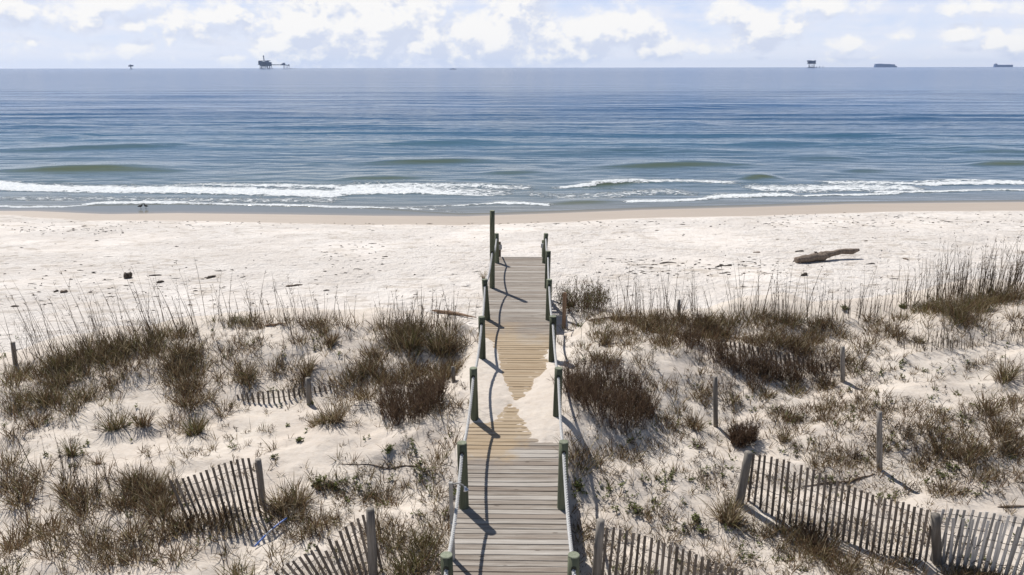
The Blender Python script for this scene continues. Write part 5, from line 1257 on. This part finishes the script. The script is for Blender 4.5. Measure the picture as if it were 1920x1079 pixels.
# ships
VS = 0.74
f = Far(1652, 9000, 'cargo_ship', 'broad slab-sided blue-grey ship low on the horizon', 'ship', 126)
V = [(-20,-1.5),(17,-1.5),(19.6,1.0),(20,3.0)]
f.new(); pts = []
hull = [(-20,0,-1),(-20,0,4.6),(20,0,1.0)]
n = 12; us = np.linspace(-20, 20, n); Vv = []
for u in us:
    w = 3.2*(1-max(0, (u-8)/12)**2)+.2; top = 4.4 if u < 16 else 4.4-(u-16)*.5
    Vv += [f.P(u, -1, -w), f.P(u, top*VS, -w), f.P(u, top*VS, w), f.P(u, -1, w)]
Ff = [(i*4+j, (i+1)*4+j, (i+1)*4+(j+1) % 4, i*4+(j+1) % 4) for i in range(n-1) for j in range(4)]+[(0,1,2,3),(n*4-1, n*4-2, n*4-3, n*4-4)]
f.mb.add(Vv, Ff); f.done('hull', M_SHIP)
f.new(); f.box(-19.6, -4, 4.4*VS, 8.0*VS, 5); f.box(-4, 8, 4.4*VS, 7.6*VS, 5); f.box(8, 15, 4.4*VS, 7.0*VS, 4.6); f.box(-14, -8, 8.0*VS, 8.5*VS, 4); f.done('superstructure', M_SHIP)
VS = 0.70
f = Far(1871, 9000, 'tanker', 'long low tanker with a raised bridge at its left end, rightmost on the horizon', 'ship', 126)
f.new(); n = 12; us = np.linspace(-17.5, 15.5, n); Vv = []
for u in us:
    w = 2.8*(1-max(0, (u-6)/9.5)**2)+.2; top = 5.6
    Vv += [f.P(u, -1, -w), f.P(u, top*VS, -w), f.P(u, top*VS, w), f.P(u, -1, w)]
Ff = [(i*4+j, (i+1)*4+j, (i+1)*4+(j+1) % 4, i*4+(j+1) % 4) for i in range(n-1) for j in range(4)]+[(0,1,2,3),(n*4-1, n*4-2, n*4-3, n*4-4)]
f.mb.add(Vv, Ff); f.done('hull', M_SHIP)
f.new(); f.box(-17.5, -13.4, 5.6*VS, 7.2*VS, 4.4); f.box(-16.8, -13.8, 7.2*VS, 8.4*VS, 3.6); f.done('bridge_house', M_SHIP2)
f.new(); f.bar((-15.4, 8.4*VS), (-15.4, 9.4*VS), .4); f.done('funnel', M_RUST)
f = Far(851, 3300, 'small_boat', 'tiny low dark boat under the middle of the horizon', 'boat', 127)
f.new(); n = 8; us = np.linspace(-6, 6, n); Vv = []
for u in us:
    w = 1.0*(1-(abs(u)/6.4)**2.2)+.1; top = .95+.12*abs(u)/6
    Vv += [f.P(u, -.3, -w*.6), f.P(u, top, -w), f.P(u, top, w), f.P(u, -.3, w*.6)]
Ff = [(i*4+j, (i+1)*4+j, (i+1)*4+(j+1) % 4, i*4+(j+1) % 4) for i in range(n-1) for j in range(4)]+[(0,1,2,3),(n*4-1, n*4-2, n*4-3, n*4-4)]
f.mb.add(Vv, Ff); f.done('hull', M_SHIP)
f.new(); f.box(-1.2, 1.6, .9, 1.7, 1.2); f.done('cabin', M_SHIP)

# ------------------------------------------------------------------ air between the beach and the horizon
def build_haze():
    mb = MB(); mb.box((0, 5400, 43), (26000, 12400, 97))
    m = bpy.data.materials.new('haze_air'); m.use_nodes = True; m.node_tree.nodes.clear(); g = NT(m.node_tree)
    out = g.node('ShaderNodeOutputMaterial'); v = g.node('ShaderNodeVolumePrincipled')
    v.inputs['Color'].default_value = (0.66, 0.80, 1.0, 1); v.inputs['Density'].default_value = 0.00004; v.inputs['Anisotropy'].default_value = 0.3
    g.l.new(v.outputs[0], out.inputs['Volume'])
    tag(mb.build('haze', m), kind='stuff')
build_haze()
